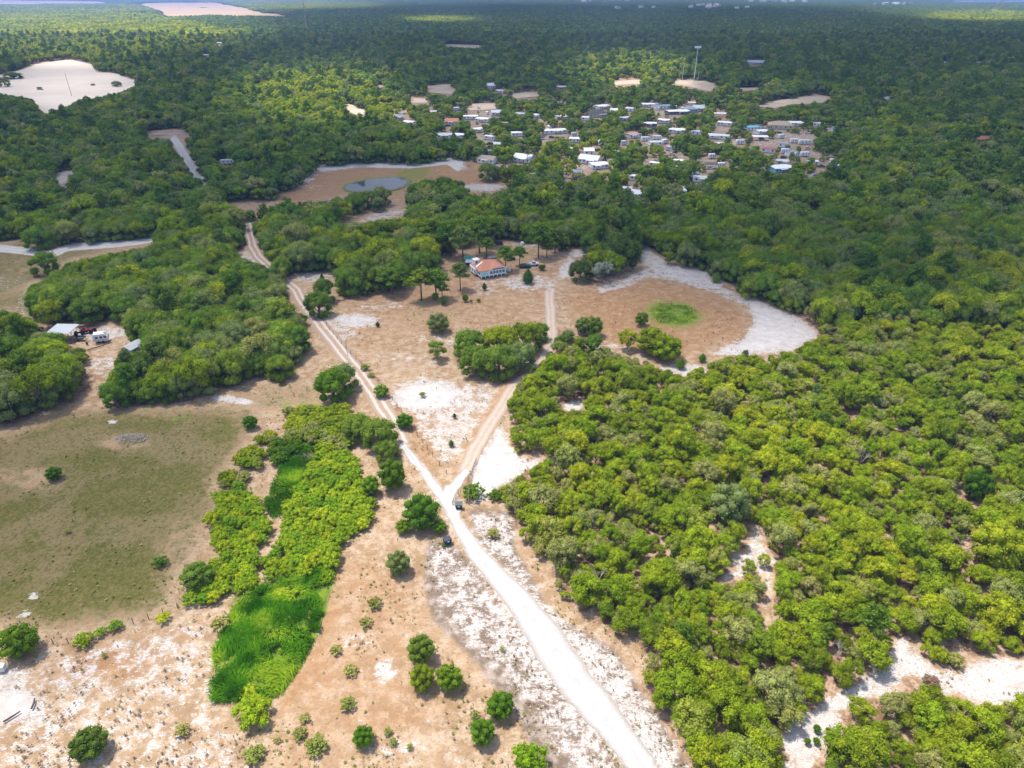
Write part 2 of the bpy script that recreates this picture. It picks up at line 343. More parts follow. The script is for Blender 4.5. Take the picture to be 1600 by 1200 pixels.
litter=mx(litter,stroke([(768,925),(800,968),(840,1022),(875,1078),(930,1160),(960,1200)],5)*.75,stroke([(900,1010),(960,1085),(1010,1150)],6)*.5,ell(945,405,60,24)*.6,ell(780,585,80,12)*.6,ell(870,712,44,10)*.9,ell(1020,560,60,10)*.5)
ruts=mx(T0(),poly([(665,845),(700,838),(740,880),(800,962),(880,1075),(975,1200),(850,1200),(800,1110),(750,1040),(700,990),(670,960),(662,900)],1,10),poly([(725,790),(810,795),(806,850),(868,960),(962,1010),(1005,1075),(1085,1200),(1020,1200),(940,1070),(830,930),(745,845)],.85,8),poly([(800,970),(930,1080),(1000,1200),(900,1200)],.3,10),blur(raster(VILL),8)*.55)
roadm=blur(mx(poly(roadpoly,1,1),poly(SPUR,1,1),stroke(DRIVE,10),stroke(TRACK,12),stroke(FARROAD,9),stroke(LEFTROAD,9)),4)
def axis(segs):
    out=[]
    for a,b,st in segs: out+=list(np.arange(a,b,st))
    return out
def geo(a,b,k):
    o=[a]; st=None
    while o[-1]<b: o.append(o[-1]*k)
    return o
ys=np.array(axis([(-600,-20,60),(-20,50,10),(50,330,1.0),(330,700,2.2)])+geo(700,17000,1.012))
xr=axis([(130,360,2.6)])+geo(360,14000,1.04)
xs=np.array([-q for q in xr[::-1]]+list(np.arange(-129,130,1.0))+xr)
GX,GY=np.meshgrid(xs,ys); gu,gv,gz=PX(GX,GY,0.0)
behind=(GY*CP+CAMH*SP)<5
gu=np.where(behind,800,gu); gv=np.where(behind|(GY<60),1199,gv)
def vnoise(x,y,sc,seed):
    r=np.random.default_rng(seed); g=r.random((257,257)); X=(x/sc)%256; Y=(y/sc)%256; i=X.astype(int); j=Y.astype(int); a=X-i; b=Y-j
    a=a*a*(3-2*a); b=b*b*(3-2*b)
    return (g[j,i]*(1-a)+g[j,i+1]*a)*(1-b)+(g[j+1,i]*(1-a)+g[j+1,i+1]*a)*b
rel=(vnoise(GX,GY,9,1)*.6+vnoise(GX,GY,3.1,2)*.25+vnoise(GX,GY,31,3)*.8)*.35
rel=rel*(1-np.clip(samp(roadm,gu,gv)*3,0,1))
rel=np.where(GY>900,0,rel)
GZ=-rel
ny,nx=GX.shape; idx=np.arange(ny*nx).reshape(ny,nx)
Fq=np.stack([idx[:-1,:-1],idx[:-1,1:],idx[1:,1:],idx[1:,:-1]],-1).reshape(-1,4)
m=new_mat('sandy_ground'); t=NT(m)
geo_=t.n('ShaderNodeNewGeometry'); pos=geo_.outputs['Position']
A1=t.n('ShaderNodeAttribute',attribute_name='mask_a'); A2=t.n('ShaderNodeAttribute',attribute_name='mask_b')
s1=t.n('ShaderNodeSeparateColor'); t.l(A1.outputs['Color'],s1.inputs[0]); s2=t.n('ShaderNodeSeparateColor'); t.l(A2.outputs['Color'],s2.inputs[0])
sa,gr,ol=s1.outputs; org,lit,rut=s2.outputs
nbig=t.noise(pos,.045,5,.6); nmid=t.noise(pos,.35,7,.74); nfin=t.noise(pos,1.5,4,.72)
mp=t.n('ShaderNodeMapping'); t.l(pos,mp.inputs[0]); mp.inputs['Rotation'].default_value=(0,0,radians(28)); mp.inputs['Scale'].default_value=(.55,1.6,1)
nstr=t.noise(mp.outputs[0],1.3,6,.7,.6)
base=t.mix(t.ramp(nbig,.35,.65),(.285,.180,.098),(.37,.248,.145))
base=t.mix(t.ramp(nmid,.42,.60),base,(.45,.330,.222))
base=t.mix(t.math('MULTIPLY',t.ramp(nstr,.50,.62),.6),base,(.24,.155,.09))
base=t.mix(t.math('MULTIPLY',t.ramp(nfin,.52,.62),.55),base,(.20,.145,.075))
oc=t.mix(t.ramp(nmid,.35,.65),(.27,.135,.058),(.35,.19,.085)); base=t.mix(t.math('MULTIPLY',org,.85),base,t.mix(t.math('MULTIPLY',t.ramp(nstr,.45,.7),.5),oc,(.40,.26,.14)))
gvc=t.mix(t.ramp(nmid,.42,.60),(.155,.115,.085),(.33,.27,.225)); base=t.mix(t.math('MULTIPLY',t.ramp(t.math('ADD',rut,t.math('MULTIPLY',t.math('SUBTRACT',nmid,.5),.9)),.3,.7),.9),base,gvc)
vd=t.n('ShaderNodeVectorMath',operation='DISTANCE'); t.l(pos,vd.inputs[0]); hc=G(1052,490); vd.inputs[1].default_value=(hc[0],hc[1],0)
wv=t.math('SINE',t.math('ADD',t.math('MULTIPLY',vd.outputs['Value'],2.3),t.math('MULTIPLY',nmid,9.)))
wm=t.math('MULTIPLY',t.math('MULTIPLY',t.ramp(wv,.3,1.),t.ramp(vd.outputs['Value'],34.,20.)),t.math('MULTIPLY',org,.24)); base=t.mix(wm,base,(.20,.125,.055))
olc=t.mix(t.ramp(nmid,.3,.7),(.088,.088,.018),(.140,.122,.036)); olc=t.mix(t.math('MULTIPLY',t.ramp(nbig,.46,.56),.85),olc,(.20,.150,.072)); olc=t.mix(t.math('MULTIPLY',t.ramp(nfin,.50,.60),.7),olc,(.070,.076,.018)); olc=t.mix(t.math('MULTIPLY',t.ramp(nfin,.48,.38),.45),olc,(.20,.17,.075))
of=t.ramp(t.math('ADD',t.math('ADD',ol,t.math('MULTIPLY',t.math('SUBTRACT',nmid,.5),1.4)),t.math('MULTIPLY',t.math('SUBTRACT',nbig,.5),1.2)),.3,.75); base=t.mix(of,base,olc)
lc=t.mix(t.ramp(nmid,.40,.58),(.19,.11,.065),(.42,.29,.20)); lc=t.mix(t.ramp(nfin,.55,.7),lc,(.09,.07,.035))
base=t.mix(t.ramp(t.math('ADD',lit,t.math('MULTIPLY',t.math('SUBTRACT',nmid,.5),.6)),.3,.8),base,lc)
gc=t.mix(t.ramp(nmid,.40,.60),(.07,.15,.012),(.19,.24,.025)); 
base=t.mix(t.ramp(t.math('ADD',gr,t.math('MULTIPLY',t.math('SUBTRACT',nmid,.5),1.6)),.35,.8),base,gc)
sn=t.math('ADD',t.math('MULTIPLY',t.math('SUBTRACT',nfin,.5),.9),t.math('MULTIPLY',t.math('SUBTRACT',nstr,.5),.9))
sn=t.math('ADD',sn,t.math('MULTIPLY',t.math('SUBTRACT',nmid,.5),.9))
sf=t.ramp(t.math('ADD',sa,t.math('MULTIPLY',sn,1.3)),.44,.66)
sc=t.mix(t.ramp(nmid,.3,.7),(.43,.385,.345),(.57,.535,.505))
# dark twigs, leaf litter and dead grass lying on the sand
mp2=t.n('ShaderNodeMapping'); t.l(pos,mp2.inputs[0]); mp2.inputs['Rotation'].default_value=(0,0,radians(-30)); mp2.inputs['Scale'].default_value=(1,2.4,1)
nt3=t.noise(mp2.outputs[0],2.2,3,.8,.8)
tw=t.math('MULTIPLY',t.ramp(nt3,.50,.60),t.ramp(sa,1.02,.70,0,.85))
sc=t.mix(tw,sc,(.22,.17,.12))
fin=t.mix(sf,base,sc)
b=t.n('ShaderNodeBsdfPrincipled'); b.inputs['Roughness'].default_value=.95; b.inputs['Specular IOR Level'].default_value=.1
t.l(fin,b.inputs['Base Color'])
bp=t.n('ShaderNodeBump'); bp.inputs['Strength'].default_value=.6; bp.inputs['Distance'].default_value=.25; t.l(nfin,bp.inputs['Height']); t.l(bp.outputs[0],b.inputs['Normal'])
t.out(b.outputs[0]); M_GROUND=m
gm=mesh_np('ground',np.stack([GX,GY,GZ],-1).reshape(-1,3),[Fq],[M_GROUND],smooth=True)
def attr(me,name,r,g,b_):
    a=me.attributes.new(name,'FLOAT_COLOR','POINT'); a.data.foreach_set('color',np.stack([r,g,b_,np.ones_like(r)],-1).astype(np.float32).ravel())
fr=lambda a:samp(a,gu,gv).ravel()
attr(gm,'mask_a',fr(sand),fr(green),fr(olive)); attr(gm,'mask_b',fr(orange),fr(litter),fr(ruts))
tag(link('ground',gm),kind='structure')

# ------------------------------------------------------------ roads (sheets above the ground)
def road_mat(name,edge,cen,rutc,white,k=1.):
    m=new_mat(name); t=NT(m); uv=t.n('ShaderNodeUVMap'); uv.uv_map='UVMap'; sp=t.n('ShaderNodeSeparateXYZ'); t.l(uv.outputs[0],sp.inputs[0])
    ps=t.n('ShaderNodeNewGeometry').outputs['Position']
    n1=t.noise(ps,.5,6,.65); n2=t.noise(ps,2.6,4,.7)
    x=t.math('ABSOLUTE',t.math('SUBTRACT',sp.outputs[0],.5))      # 0 centre .. .5 edge
    x=t.math('ADD',x,t.math('MULTIPLY',t.math('SUBTRACT',n1,.5),.14))
    rt=t.math('SUBTRACT',1.,t.ramp(t.math('ABSOLUTE',t.math('SUBTRACT',x,.20)),.045,.12))
    c=t.mix(t.ramp(n1,.3,.7),cen,tuple(q*1.15 for q in cen)); c=t.mix(t.math('MULTIPLY',rt,white),c,rutc)
    c=t.mix(t.ramp(t.math('ADD',x,t.math('MULTIPLY',t.math('SUBTRACT',n2,.5),.25)),.34,.5),c,edge)
    c=t.mix(t.math('MULTIPLY',t.ramp(n2,.6,.75),.18*k),c,(.3,.22,.15))
    b=t.n('ShaderNodeBsdfPrincipled'); b.inputs['Roughness'].default_value=.95; b.inputs['Specular IOR Level'].default_value=.1; t.l(c,b.inputs['Base Color'])
    bp=t.n('ShaderNodeBump'); bp.inputs['Strength'].default_value=.9; bp.inputs['Distance'].default_value=.25; t.l(n2,bp.inputs['Height']); t.l(bp.outputs[0],b.inputs['Normal'])
    t.out(b.outputs[0]); return m
def strip(name,L,R,z,mat,n=8,wob=.25):
    L=np.array(L);R=np.array(R)
    def dens(P_,k=6):
        o=[]
        for a,b in zip(P_[:-1],P_[1:]):
            for j in range(k): o.append(a+(b-a)*j/k)
        return np.array(o+[P_[-1]])
    L,R=dens(L),dens(R); r=np.random.default_rng(3)
    V=[];UV=[]
    jl=np.convolve(r.normal(0,wob,len(L)+2),[.5,.5,.5],'valid'); jr=np.convolve(r.normal(0,wob,len(L)+2),[.5,.5,.5],'valid')
    for i in range(len(L)):
        d=(R[i]-L[i]); w=np.linalg.norm(d); d=d/w; a=L[i]+d*jl[i]; b=R[i]+d*jr[i]
        for j in range(n+1): p=a+(b-a)*j/n; V.append((p[0],p[1],z)); UV.append((j/n,i))
    Fs=[(i*(n+1)+j,i*(n+1)+j+1,(i+1)*(n+1)+j+1,(i+1)*(n+1)+j) for i in range(len(L)-1) for j in range(n)]
    Fs=np.array(Fs); me=mesh_np(name,np.array(V),[Fs],[mat])
    uvl=me.uv_layers.new(name='UVMap'); uvl.data.foreach_set('uv',np.array(UV,np.float32)[Fs.ravel()].ravel())
    if me.polygons[0].normal.z<0: me.flip_normals()
    return tag(link(name,me),kind='structure')
g2=lambda pts:[G(u,v)[:2] for u,v in pts]
M_ROAD=road_mat('white_sand_road',(.34,.30,.26),(.42,.40,.375),(.50,.485,.465),.9,1.6)
M_DRIVE=road_mat('tan_sand_drive',(.36,.265,.19),(.42,.32,.245),(.50,.41,.34),.8)
M_TRACK=road_mat('two_rut_track',(.33,.235,.165),(.36,.255,.18),(.56,.50,.445),.85)
strip('sand_road',g2(ROAD_L),g2(ROAD_R),.02,M_ROAD)
strip('sand_spur',g2([(690,768),(697,759),(713,746),(726,731)]),g2([(709,790),(713,771),(722,757),(735,739)]),.027,M_ROAD)
def center(name,pts,w,z,mat,wob=.15):
    C_=np.array(g2(pts)); T=np.gradient(C_,axis=0); T/=np.linalg.norm(T,axis=1)[:,None]; N=np.stack([-T[:,1],T[:,0]],1)
    return strip(name,C_+N*w/2,C_-N*w/2,z,mat,10,wob)
center('driveway',DRIVE,3.8,.014,M_DRIVE)
center('dirt_track',TRACK,5.4,.010,M_TRACK)
center('far_sand_lane',FARROAD,7,.05,M_ROAD,.4)
center('left_sand_lane',LEFTROAD,4.5,.02,M_ROAD,.4)
center('paved_road',[(228,211),(255,209.5),(292,208)],9,.05,P((.30,.29,.29),.9),.1)

# water
def water_mat(name,col,rough):
    m=new_mat(name); t=NT(m); ps=t.n('ShaderNodeNewGeometry').outputs['Position']
    b=t.n('ShaderNodeBsdfPrincipled'); b.inputs['Base Color'].default_value=(*col,1); b.inputs['Roughness'].default_value=rough; b.inputs['IOR'].default_value=1.33
    b.inputs['Specular IOR Level'].default_value=.9
    bp=t.n('ShaderNodeBump'); bp.inputs['Strength'].default_value=.1; bp.inputs['Distance'].default_value=.05; t.l(t.noise(ps,1.2,3),bp.inputs['Height']); t.l(bp.outputs[0],b.inputs['Normal'])
    t.out(b.outputs[0]); return m
def sheet(name,pts,z,mat):
    q=g2(pts); me=bpy.data.meshes.new(name); me.from_pydata([(p[0],p[1],z) for p in q],[],[tuple(range(len(q)))]); me.materials.append(mat); me.update()
    if me.polygons[0].normal.z<0: me.flip_normals()
    return tag(link(name,me),kind='structure')
def ring(pts,k):
    c=np.mean(pts,axis=0); return [tuple(c+(np.array(p)-c)*k) for p in pts]
POND=[(539,293),(543,289),(555,285),(575,281),(600,278),(620,277),(632,279),(637,283),(633,289),(622,294),(605,298),(580,300),(555,299),(543,297)]
sheet('pond_bank',ring(POND,1.12),.03,plain('pond_bank_soil',(.17,.19,.06),.9,0,.3,.3))
sheet('pond',POND,.06,water_mat('pond_water',(.045,.07,.095),.03))
def pit(name,pts,z,col):
    q=[np.array(p,float) for p in pts]; r=np.random.default_rng(5); o=[]
    for a,b in zip(q,q[1:]+q[:1]):
        for j in range(4): o.append(a+(b-a)*j/4)
    o=[(p[0]+r.normal(0,1.2),max(.8,p[1]+r.normal(0,.25))) for p in o]
    sheet(name,o,z,col)
M_PIT=plain('mined_sand',(.70,.60,.50),.95,0,.16,.012,spec=.1); M_PIT2=plain('far_mined_sand',(.62,.44,.27),.95,0,.2,.006,spec=.1)
pit('sand_pit',[(u,v+1) for u,v in C7],.05,M_PIT)
pit('far_mine',[(u,v+.3) for u,v in C8],.6,M_PIT2); pit('far_mine',[(u,v+.2) for u,v in C9],.6,M_PIT2)
for c_ in ([(425,67),(476,71),(478,75.5),(427,71)],[(508,74),(536,76),(536,79),(508,77)],[(586,143),(606,141),(606,146),(588,147)],[(1500,94),(1600,97),(1600,101),(1502,97)],[(480,92),(520,93),(520,96),(482,95)],C10,C11,C12,C13,C14,C15,C16,C17,C18,C19): pit('bare_clearing',[(u,v+.6) for u,v in c_],.05,plain('clearing_soil',(.58,.47,.35),.95,0,.2,.05,spec=.1))
sheet('lake',[(1480,2.5),(1500,1),(1640,0.2),(1640,6.5),(1580,5.6),(1530,5),(1500,5.6),(1486,5.4)],.8,water_mat('lake_water',(.10,.16,.20),.2))

# ------------------------------------------------------------ TREES
ICO_V=None
def ico():
    p=(1+5**.5)/2
    V=np.array([(-1,p,0),(1,p,0),(-1,-p,0),(1,-p,0),(0,-1,p),(0,1,p),(0,-1,-p),(0,1,-p),(p,0,-1),(p,0,1),(-p,0,-1),(-p,0,1)],float); V/=np.linalg.norm(V[0])
    Fs=np.array([(0,11,5),(0,5,1),(0,1,7),(0,7,10),(0,10,11),(1,5,9),(5,11,4),(11,10,2),(10,7,6),(7,1,8),(3,9,4),(3,4,2),(3,2,6),(3,6,8),(3,8,9),(4,9,5),(2,4,11),(6,2,10),(8,6,7),(9,8,1)])
    return V,Fs
ICO_V,ICO_F=ico()
def subdiv(V,Fs):
    V=list(map(tuple,V)); cache={}; out=[]
    def mid(a,b):
        k=(min(a,b),max(a,b))
        if k not in cache:
            q=np.array(V[a])+np.array(V[b]); q/=np.linalg.norm(q); V.append(tuple(q)); cache[k]=len(V)-1
        return cache[k]
    for a,b,c in Fs:
        x,y,z=mid(a,b),mid(b,c),mid(c,a); out+=[(a,x,z),(b,y,x),(c,z,y),(x,y,z)]
    return np.array(V),np.array(out)
ICO2_V,ICO2_F=subdiv(ICO_V,ICO_F)
def unit(a): return a/(np.linalg.norm(a,axis=-1,keepdims=True)+1e-9)
def leaves(C,R,n,size,r,up=.35,jit=.6,elong=1.,lowcut=-.45,flat=(1,1,1)):
    """leaf quads on the skins of the clumps; returns V,(n,4)F,tint"""
    C=np.asarray(C); R=np.asarray(R); w=R**2; w=w/w.sum(); k=r.choice(len(C),n,p=w)
    d=unit(r.normal(size=(n*2,3))); d=d[d[:,2]>lowcut][:n]
    while len(d)<n: d=np.concatenate([d,unit(r.normal(size=(n,3)))])[:n]
    rad=R[k]*(0.74+.48*r.random(n)**1.5)
    p=C[k]+d*rad[:,None]*np.array(flat)
    nrm=unit(d*.8+np.array([0,0,up])+r.normal(size=(n,3))*jit)
    a=unit(np.cross(nrm,unit(r.normal(size=(n,3))))); b=np.cross(nrm,a)
    s=size*(.65+.7*r.random(n))[:,None]
    a=a*s*elong; b=b*s/ max(1,elong**.7)
    bend=nrm*s*.25
    V=np.stack([p-a*.5-bend*.5,p-b*.45+bend*.3,p+a*.5-bend*.5,p+b*.45+bend*.3],1).reshape(-1,3)
    Fq=np.arange(n*4).reshape(n,4)
    ct=r.random(len(C)); tint=np.clip(.5*ct[k]+.5*r.random(n),0,1)
    return V,Fq,np.repeat(tint,4),ct
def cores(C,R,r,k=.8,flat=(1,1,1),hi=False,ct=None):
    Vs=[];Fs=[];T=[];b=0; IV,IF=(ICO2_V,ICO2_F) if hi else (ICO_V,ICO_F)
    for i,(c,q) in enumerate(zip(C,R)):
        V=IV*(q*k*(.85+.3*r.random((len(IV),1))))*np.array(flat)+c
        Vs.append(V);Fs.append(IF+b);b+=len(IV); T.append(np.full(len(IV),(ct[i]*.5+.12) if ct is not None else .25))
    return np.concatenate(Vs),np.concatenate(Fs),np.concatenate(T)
def crown_clumps(kind,r):
    """unit tree: crown radius 1 (plan), z in same units, ground at 0"""
    if kind=='scrub':
        n=r.integers(18,30); H=1.6+.6*r.random(); C=[];R=[]
        for i in range(n):
            a=2*pi*r.random(); rr=.82*sqrt((i+.5)/n); z=H*(.56+.28*(1-rr**2)+.14*(r.random()-.5)); q=.16+.18*r.random()
            C.append((rr*cos(a+i*2.4),rr*sin(a+i*2.4),z)); R.append(q)
        for i in range(5):
            a=2*pi*r.random(); C.append((.6*cos(a),.6*sin(a),H*(.33+.12*r.random()))); R.append(.24+.1*r.random())
    elif kind=='live':
        n=r.integers(17,24); H=1.45+.25*r.random(); C=[];R=[]
        for i in range(n):
            rr=.78*sqrt((i+.5)/n); a=i*2.4+r.random()*.8; z=H*(.42+.40*(1-rr**2)+.12*(r.random()-.5)); C.append((rr*cos(a),rr*sin(a),z)); R.append(.22+.15*r.random())
        for i in range(7):
            a=2*pi*i/7+r.random(); C.append((.72*cos(a),.72*sin(a),H*(.15+.14*r.random()))); R.append(.22+.10*r.random())
    elif kind=='bush':
        n=r.integers(20,28); C=[];R=[]
        for i in range(n):
            rr=.85*sqrt((i+.5)/n); a=i*2.4+r.random(); z=.30+.62*(1-rr**2)+.12*(r.random()-.5); C.append((rr*cos(a),rr*sin(a),z)); R.append(.17+.10*r.random())
        C.append((0,0,.35)); R.append(.6)
    elif kind=='round':
        n=26; C=[(0,0,.86)];R=[.64]
        for i in range(n):
            z=1-2*(i+.5)/n; a=i*2.4; s=sqrt(1-z*z); C.append((.66*s*cos(a)*(1+.15*r.random()),.66*s*sin(a),.88+.70*z+.08*r.random())); R.append(.2+.14*r.random())
    elif kind=='cone':
        C=[];R=[]
        for i in range(9):
            f=i/8; z=.42+1.95*f; w=.78*(1-f**1.5)*(1-.25*(1-f)**3)+.06; 
            C.append((0,0,z)); R.append(max(.14,w))
    return np.array(C),np.array(R)
def trunk_mb(kind,r,H,R0=.07,limbs=5,spread=.6,zf=.2):
    mb=MB(); lean=(r.random(2)-.5)*.15
    top=np.array([lean[0],lean[1],H*.62]); base=np.array([0,0,-.08]); mid=(base+top)/2+np.array([*(r.random(2)-.5)*.1,0])
    mb.tube([base,mid,top],[R0,R0*.75,R0*.4],6)
    for i in range(limbs):
        a=2*pi*i/limbs+r.random()*.8; f=.25+.45*r.random(); s=base+(top-base)*f
        e=np.array([cos(a)*spread*(.8+.4*r.random()),sin(a)*spread*(.8+.4*r.random()),H*(.55+.3*r.random())]); m_=(s+e)/2+np.array([0,0,-.06])
        mb.tube([s,m_,e],[R0*.5,R0*.36,R0*.15],5)
    return mb
def grab(mb): 
    V=np.array(mb.v); F3=[]; 
    for f in mb.f:
        for k in range(1,len(f)-1): F3.append((f[0],f[k],f[k+1]))
    return V,np.array(F3)
def make_crown(kind,seed,n,size,mat,hi=False,**kw):
    r=np.random.default_rng(seed); C,R=crown_clumps(kind,r)
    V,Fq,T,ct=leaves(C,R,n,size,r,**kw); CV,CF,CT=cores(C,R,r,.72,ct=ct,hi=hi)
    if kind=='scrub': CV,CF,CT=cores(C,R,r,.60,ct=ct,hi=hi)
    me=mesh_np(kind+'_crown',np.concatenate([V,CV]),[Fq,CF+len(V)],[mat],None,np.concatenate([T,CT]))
    return me
def pine_parts(seed,n,size,dense=1.):
    r=np.random.default_rng(seed); H=4.0; C=[];R=[]; mb=MB()
    lean=(r.random(2)-.5)*.2; mb.tube([(0,0,-.1),(lean[0]*.4,lean[1]*.4,H*.5),(lean[0],lean[1],H*.93)],[.075,.055,.02],6)
    nb=int(15*dense)
    for i in range(nb):
        f=.52+.46*(i+.5)/nb; a=i*2.4+r.random(); L=(.95-.75*max(0,(f-.62)/.38)**1.3)*(.7+.4*r.random()); z=H*f
        e=np.array([cos(a)*L,sin(a)*L,z+.12*L]); s=np.array([lean[0]*f,lean[1]*f,z-.15])
        mb.cyl(s,e,.018,.007,4,False); C.append(e*1.0); R.append(.33+.14*r.random()); 
        if L>.5: C.append((e+s)/2+np.array([0,0,.1])); R.append(.28+.1*r.random())
    C.append((lean[0],lean[1],H*.97)); R.append(.25)
    return np.array(C),np.array(R),mb,r
def make_pine(seed,n,size,dense=1.):
    C,R,mb,r=pine_parts(seed,n,size,dense); V,Fq,T,ct=leaves(C,R,n,size,r,up=.4,jit=.7,elong=1.4,lowcut=-.7,flat=(1,1,.8))
    CV,CF,CT=cores(C,R,r,.6,(1,1,.7),ct=ct)
    return mesh_np('pine_crown',np.concatenate([V,CV]),[Fq,CF+len(V)],[M_PINE],None,np.concatenate([T,CT])),mb.mesh('pine_trunk',M_PBARK)
def dead_mb(seed,H=1.8):
    r=np.random.default_rng(seed); mb=MB()
    def br(p,d,L,rad,k):
        q=p+d*L; mb.tube([p,(p+q)/2+r.normal(size=3)*L*.07,q],[rad,rad*.8,rad*.55],5)
        if k==0: return
        for i in range(3 if k>1 else 3):
            nd=unit(d+r.normal(size=3)*.55+np.array([0,0,.12])); br(p+d*L*(.55+.45*r.random()),nd,L*.68,rad*.55,k-1)
    br(np.zeros(3)-[0,0,.1],np.array([0,0,1.]),H*.34,.05,4); return mb
def merged(name,cm,tm,matc,matt,trunk=True):
    """crown mesh + trunk mesh in one, for the far wood only"""
    def arr(me):
        n=len(me.vertices); v=np.empty(n*3,np.float32); me.vertices.foreach_get('co',v)
        me.calc_loop_triangles(); f=np.empty(len(me.loop_triangles)*3,np.int32); me.loop_triangles.foreach_get('vertices',f); return v.reshape(-1,3),f.reshape(-1,3)
    a,fa=arr(cm); tn=np.empty(len(a),np.float32); cm.attributes['tint'].data.foreach_get('value',tn)
    if not trunk: return cm
    b,fb=arr(tm)
    return mesh_np(name,np.concatenate([a,b]),[fa,fb+len(a)],[matc,matt],np.concatenate([np.zeros(len(fa)),np.ones(len(fb))]),np.concatenate([tn,np.full(len(b),.5)]))

KN={'scrub':'scrub_oak','live':'live_oak'}
NV=7
CR={};TRK={}
for kd,mat,n,sz in (('scrub',M_SCRUB,2100,.080),('live',M_LIVE,2600,.070),('bush',M_BUSH,1700,.080),('round',M_GREEN,2300,.070),('cone',M_CEDAR,1600,.075)):
    CR[kd]=[make_crown(kd,100+i*7,n,sz,mat,hi=True,**({'jit':.45} if kd=='cone' else {'jit':.55})) for i in range(NV if kd in('scrub','live') else 3)]
    H={'scrub':1.8,'live':1.5,'bush':.7,'round':1.6,'cone':1.2}[kd]
    TRK[kd]=[trunk_mb(kd,np.random.default_rng(50+i),H,{'scrub':.055,'live':.085,'bush':.05,'round':.07,'cone':.06}[kd],{'scrub':6,'live':7,'bush':4,'round':4,'cone':0}[kd]).mesh('trunk',M_BARK) for i in range(len(CR[kd]))]
PINES=[make_pine(200+i,1700,.15,1.15) for i in range(3)]
# LOD 1 and 2 for the wood beyond
def far_crown(kind,seed,n,size,mat):
    r=np.random.default_rng(seed); C,R=crown_clumps(kind,r); V,Fq,T,ct=leaves(C,R,n,size,r,jit=.45); CV,CF,CT=cores(C,R,r,.85,ct=ct)
    return mesh_np(kind+'_far',np.concatenate([V,CV]),[Fq,CF+len(V)],[mat],None,np.concatenate([T,CT]))
protos=[]   # (mesh)
def add_p(me): protos.append(me); return len(protos)-1
ID={}
for k in ('scrub','live'):
    ID[k,0]=[add_p(merged(k,CR[k][i],TRK[k][i],M_SCRUB if k=='scrub' else M_LIVE,M_BARK)) for i in range(NV)]
    ID[k,1]=[add_p(far_crown(k,300+i,430,.16,M_SCRUB if k=='scrub' else M_LIVE)) for i in range(5)]
    ID[k,2]=[add_p(far_crown(k,400+i,110,.30,M_SCRUB if k=='scrub' else M_LIVE)) for i in range(4)]
ID['sunpatch',1]=[add_p(far_crown('scrub',350+i,430,.16,M_SUNPATCH)) for i in range(3)]
ID['sunpatch',2]=[add_p(far_crown('scrub',360+i,110,.30,M_SUNPATCH)) for i in range(3)]
ID['pine',0]=[add_p(merged('pine',p[0],p[1],M_PINE,M_PBARK)) for p in PINES]
pf=[make_pine(500+i,220,.30,.7) for i in range(2)]
ID['pine',1]=[add_p(merged('pine',p[0],p[1],M_PINE,M_PBARK)) for p in pf]
dm=[dead_mb(600+i).mesh('dead',M_DEAD) for i in range(3)]
for q in dm: q.attributes.new('tint','FLOAT','POINT')
ID['dead',0]=[add_p(q) for q in dm]
def patch(seed,L=70,n=110,mat=M_LIVE):
    r=np.random.default_rng(seed); VV_=[];FF=[];TT=[];b=0
    for i in range(n):
        R_=3.5+3*r.random(); c=np.array([(r.random()-.5)*L,(r.random()-.5)*L,R_*.9+2*r.random()])
        tall=r.random()<.18
        V=ICO_V*(R_*(.75+.5*r.random((12,1))))*np.array([1,1,.8 if not tall else 1.3])+c+([0,0,3] if tall else [0,0,0])
        VV_.append(V);FF.append(ICO_F+b);b+=12;TT.append(np.full(12,r.random()))
        nl=10; k=unit(r.normal(size=(nl,3))); k[:,2]=abs(k[:,2]); p=c+k*R_*1.0; a=unit(np.cross(k,r.normal(size=(nl,3))))*1.6; bb=np.cross(k,a)
        Q=np.stack([p-a,p-bb*.8,p+a],1).reshape(-1,3); VV_.append(Q); FF.append(np.arange(nl*3).reshape(-1,3)+b); b+=nl*3; TT.append(np.repeat(np.clip(TT[-1][0]+r.normal(0,.25,nl),0,1),3))
    return mesh_np('wood_patch',np.concatenate(VV_),[np.concatenate(FF)],[mat],None,np.concatenate(TT))
ID['sunpatch',3]=[add_p(patch(720+i,mat=M_SUNPATCH)) for i in range(2)]
ID['patch',3]=[add_p(patch(700+i)) for i in range(4)]
PC=bpy.data.collections.new('tree_kinds')
for i,me in enumerate(protos):
    PC.objects.link(bpy.data.objects.new('tree_kind_%03d'%i,me))
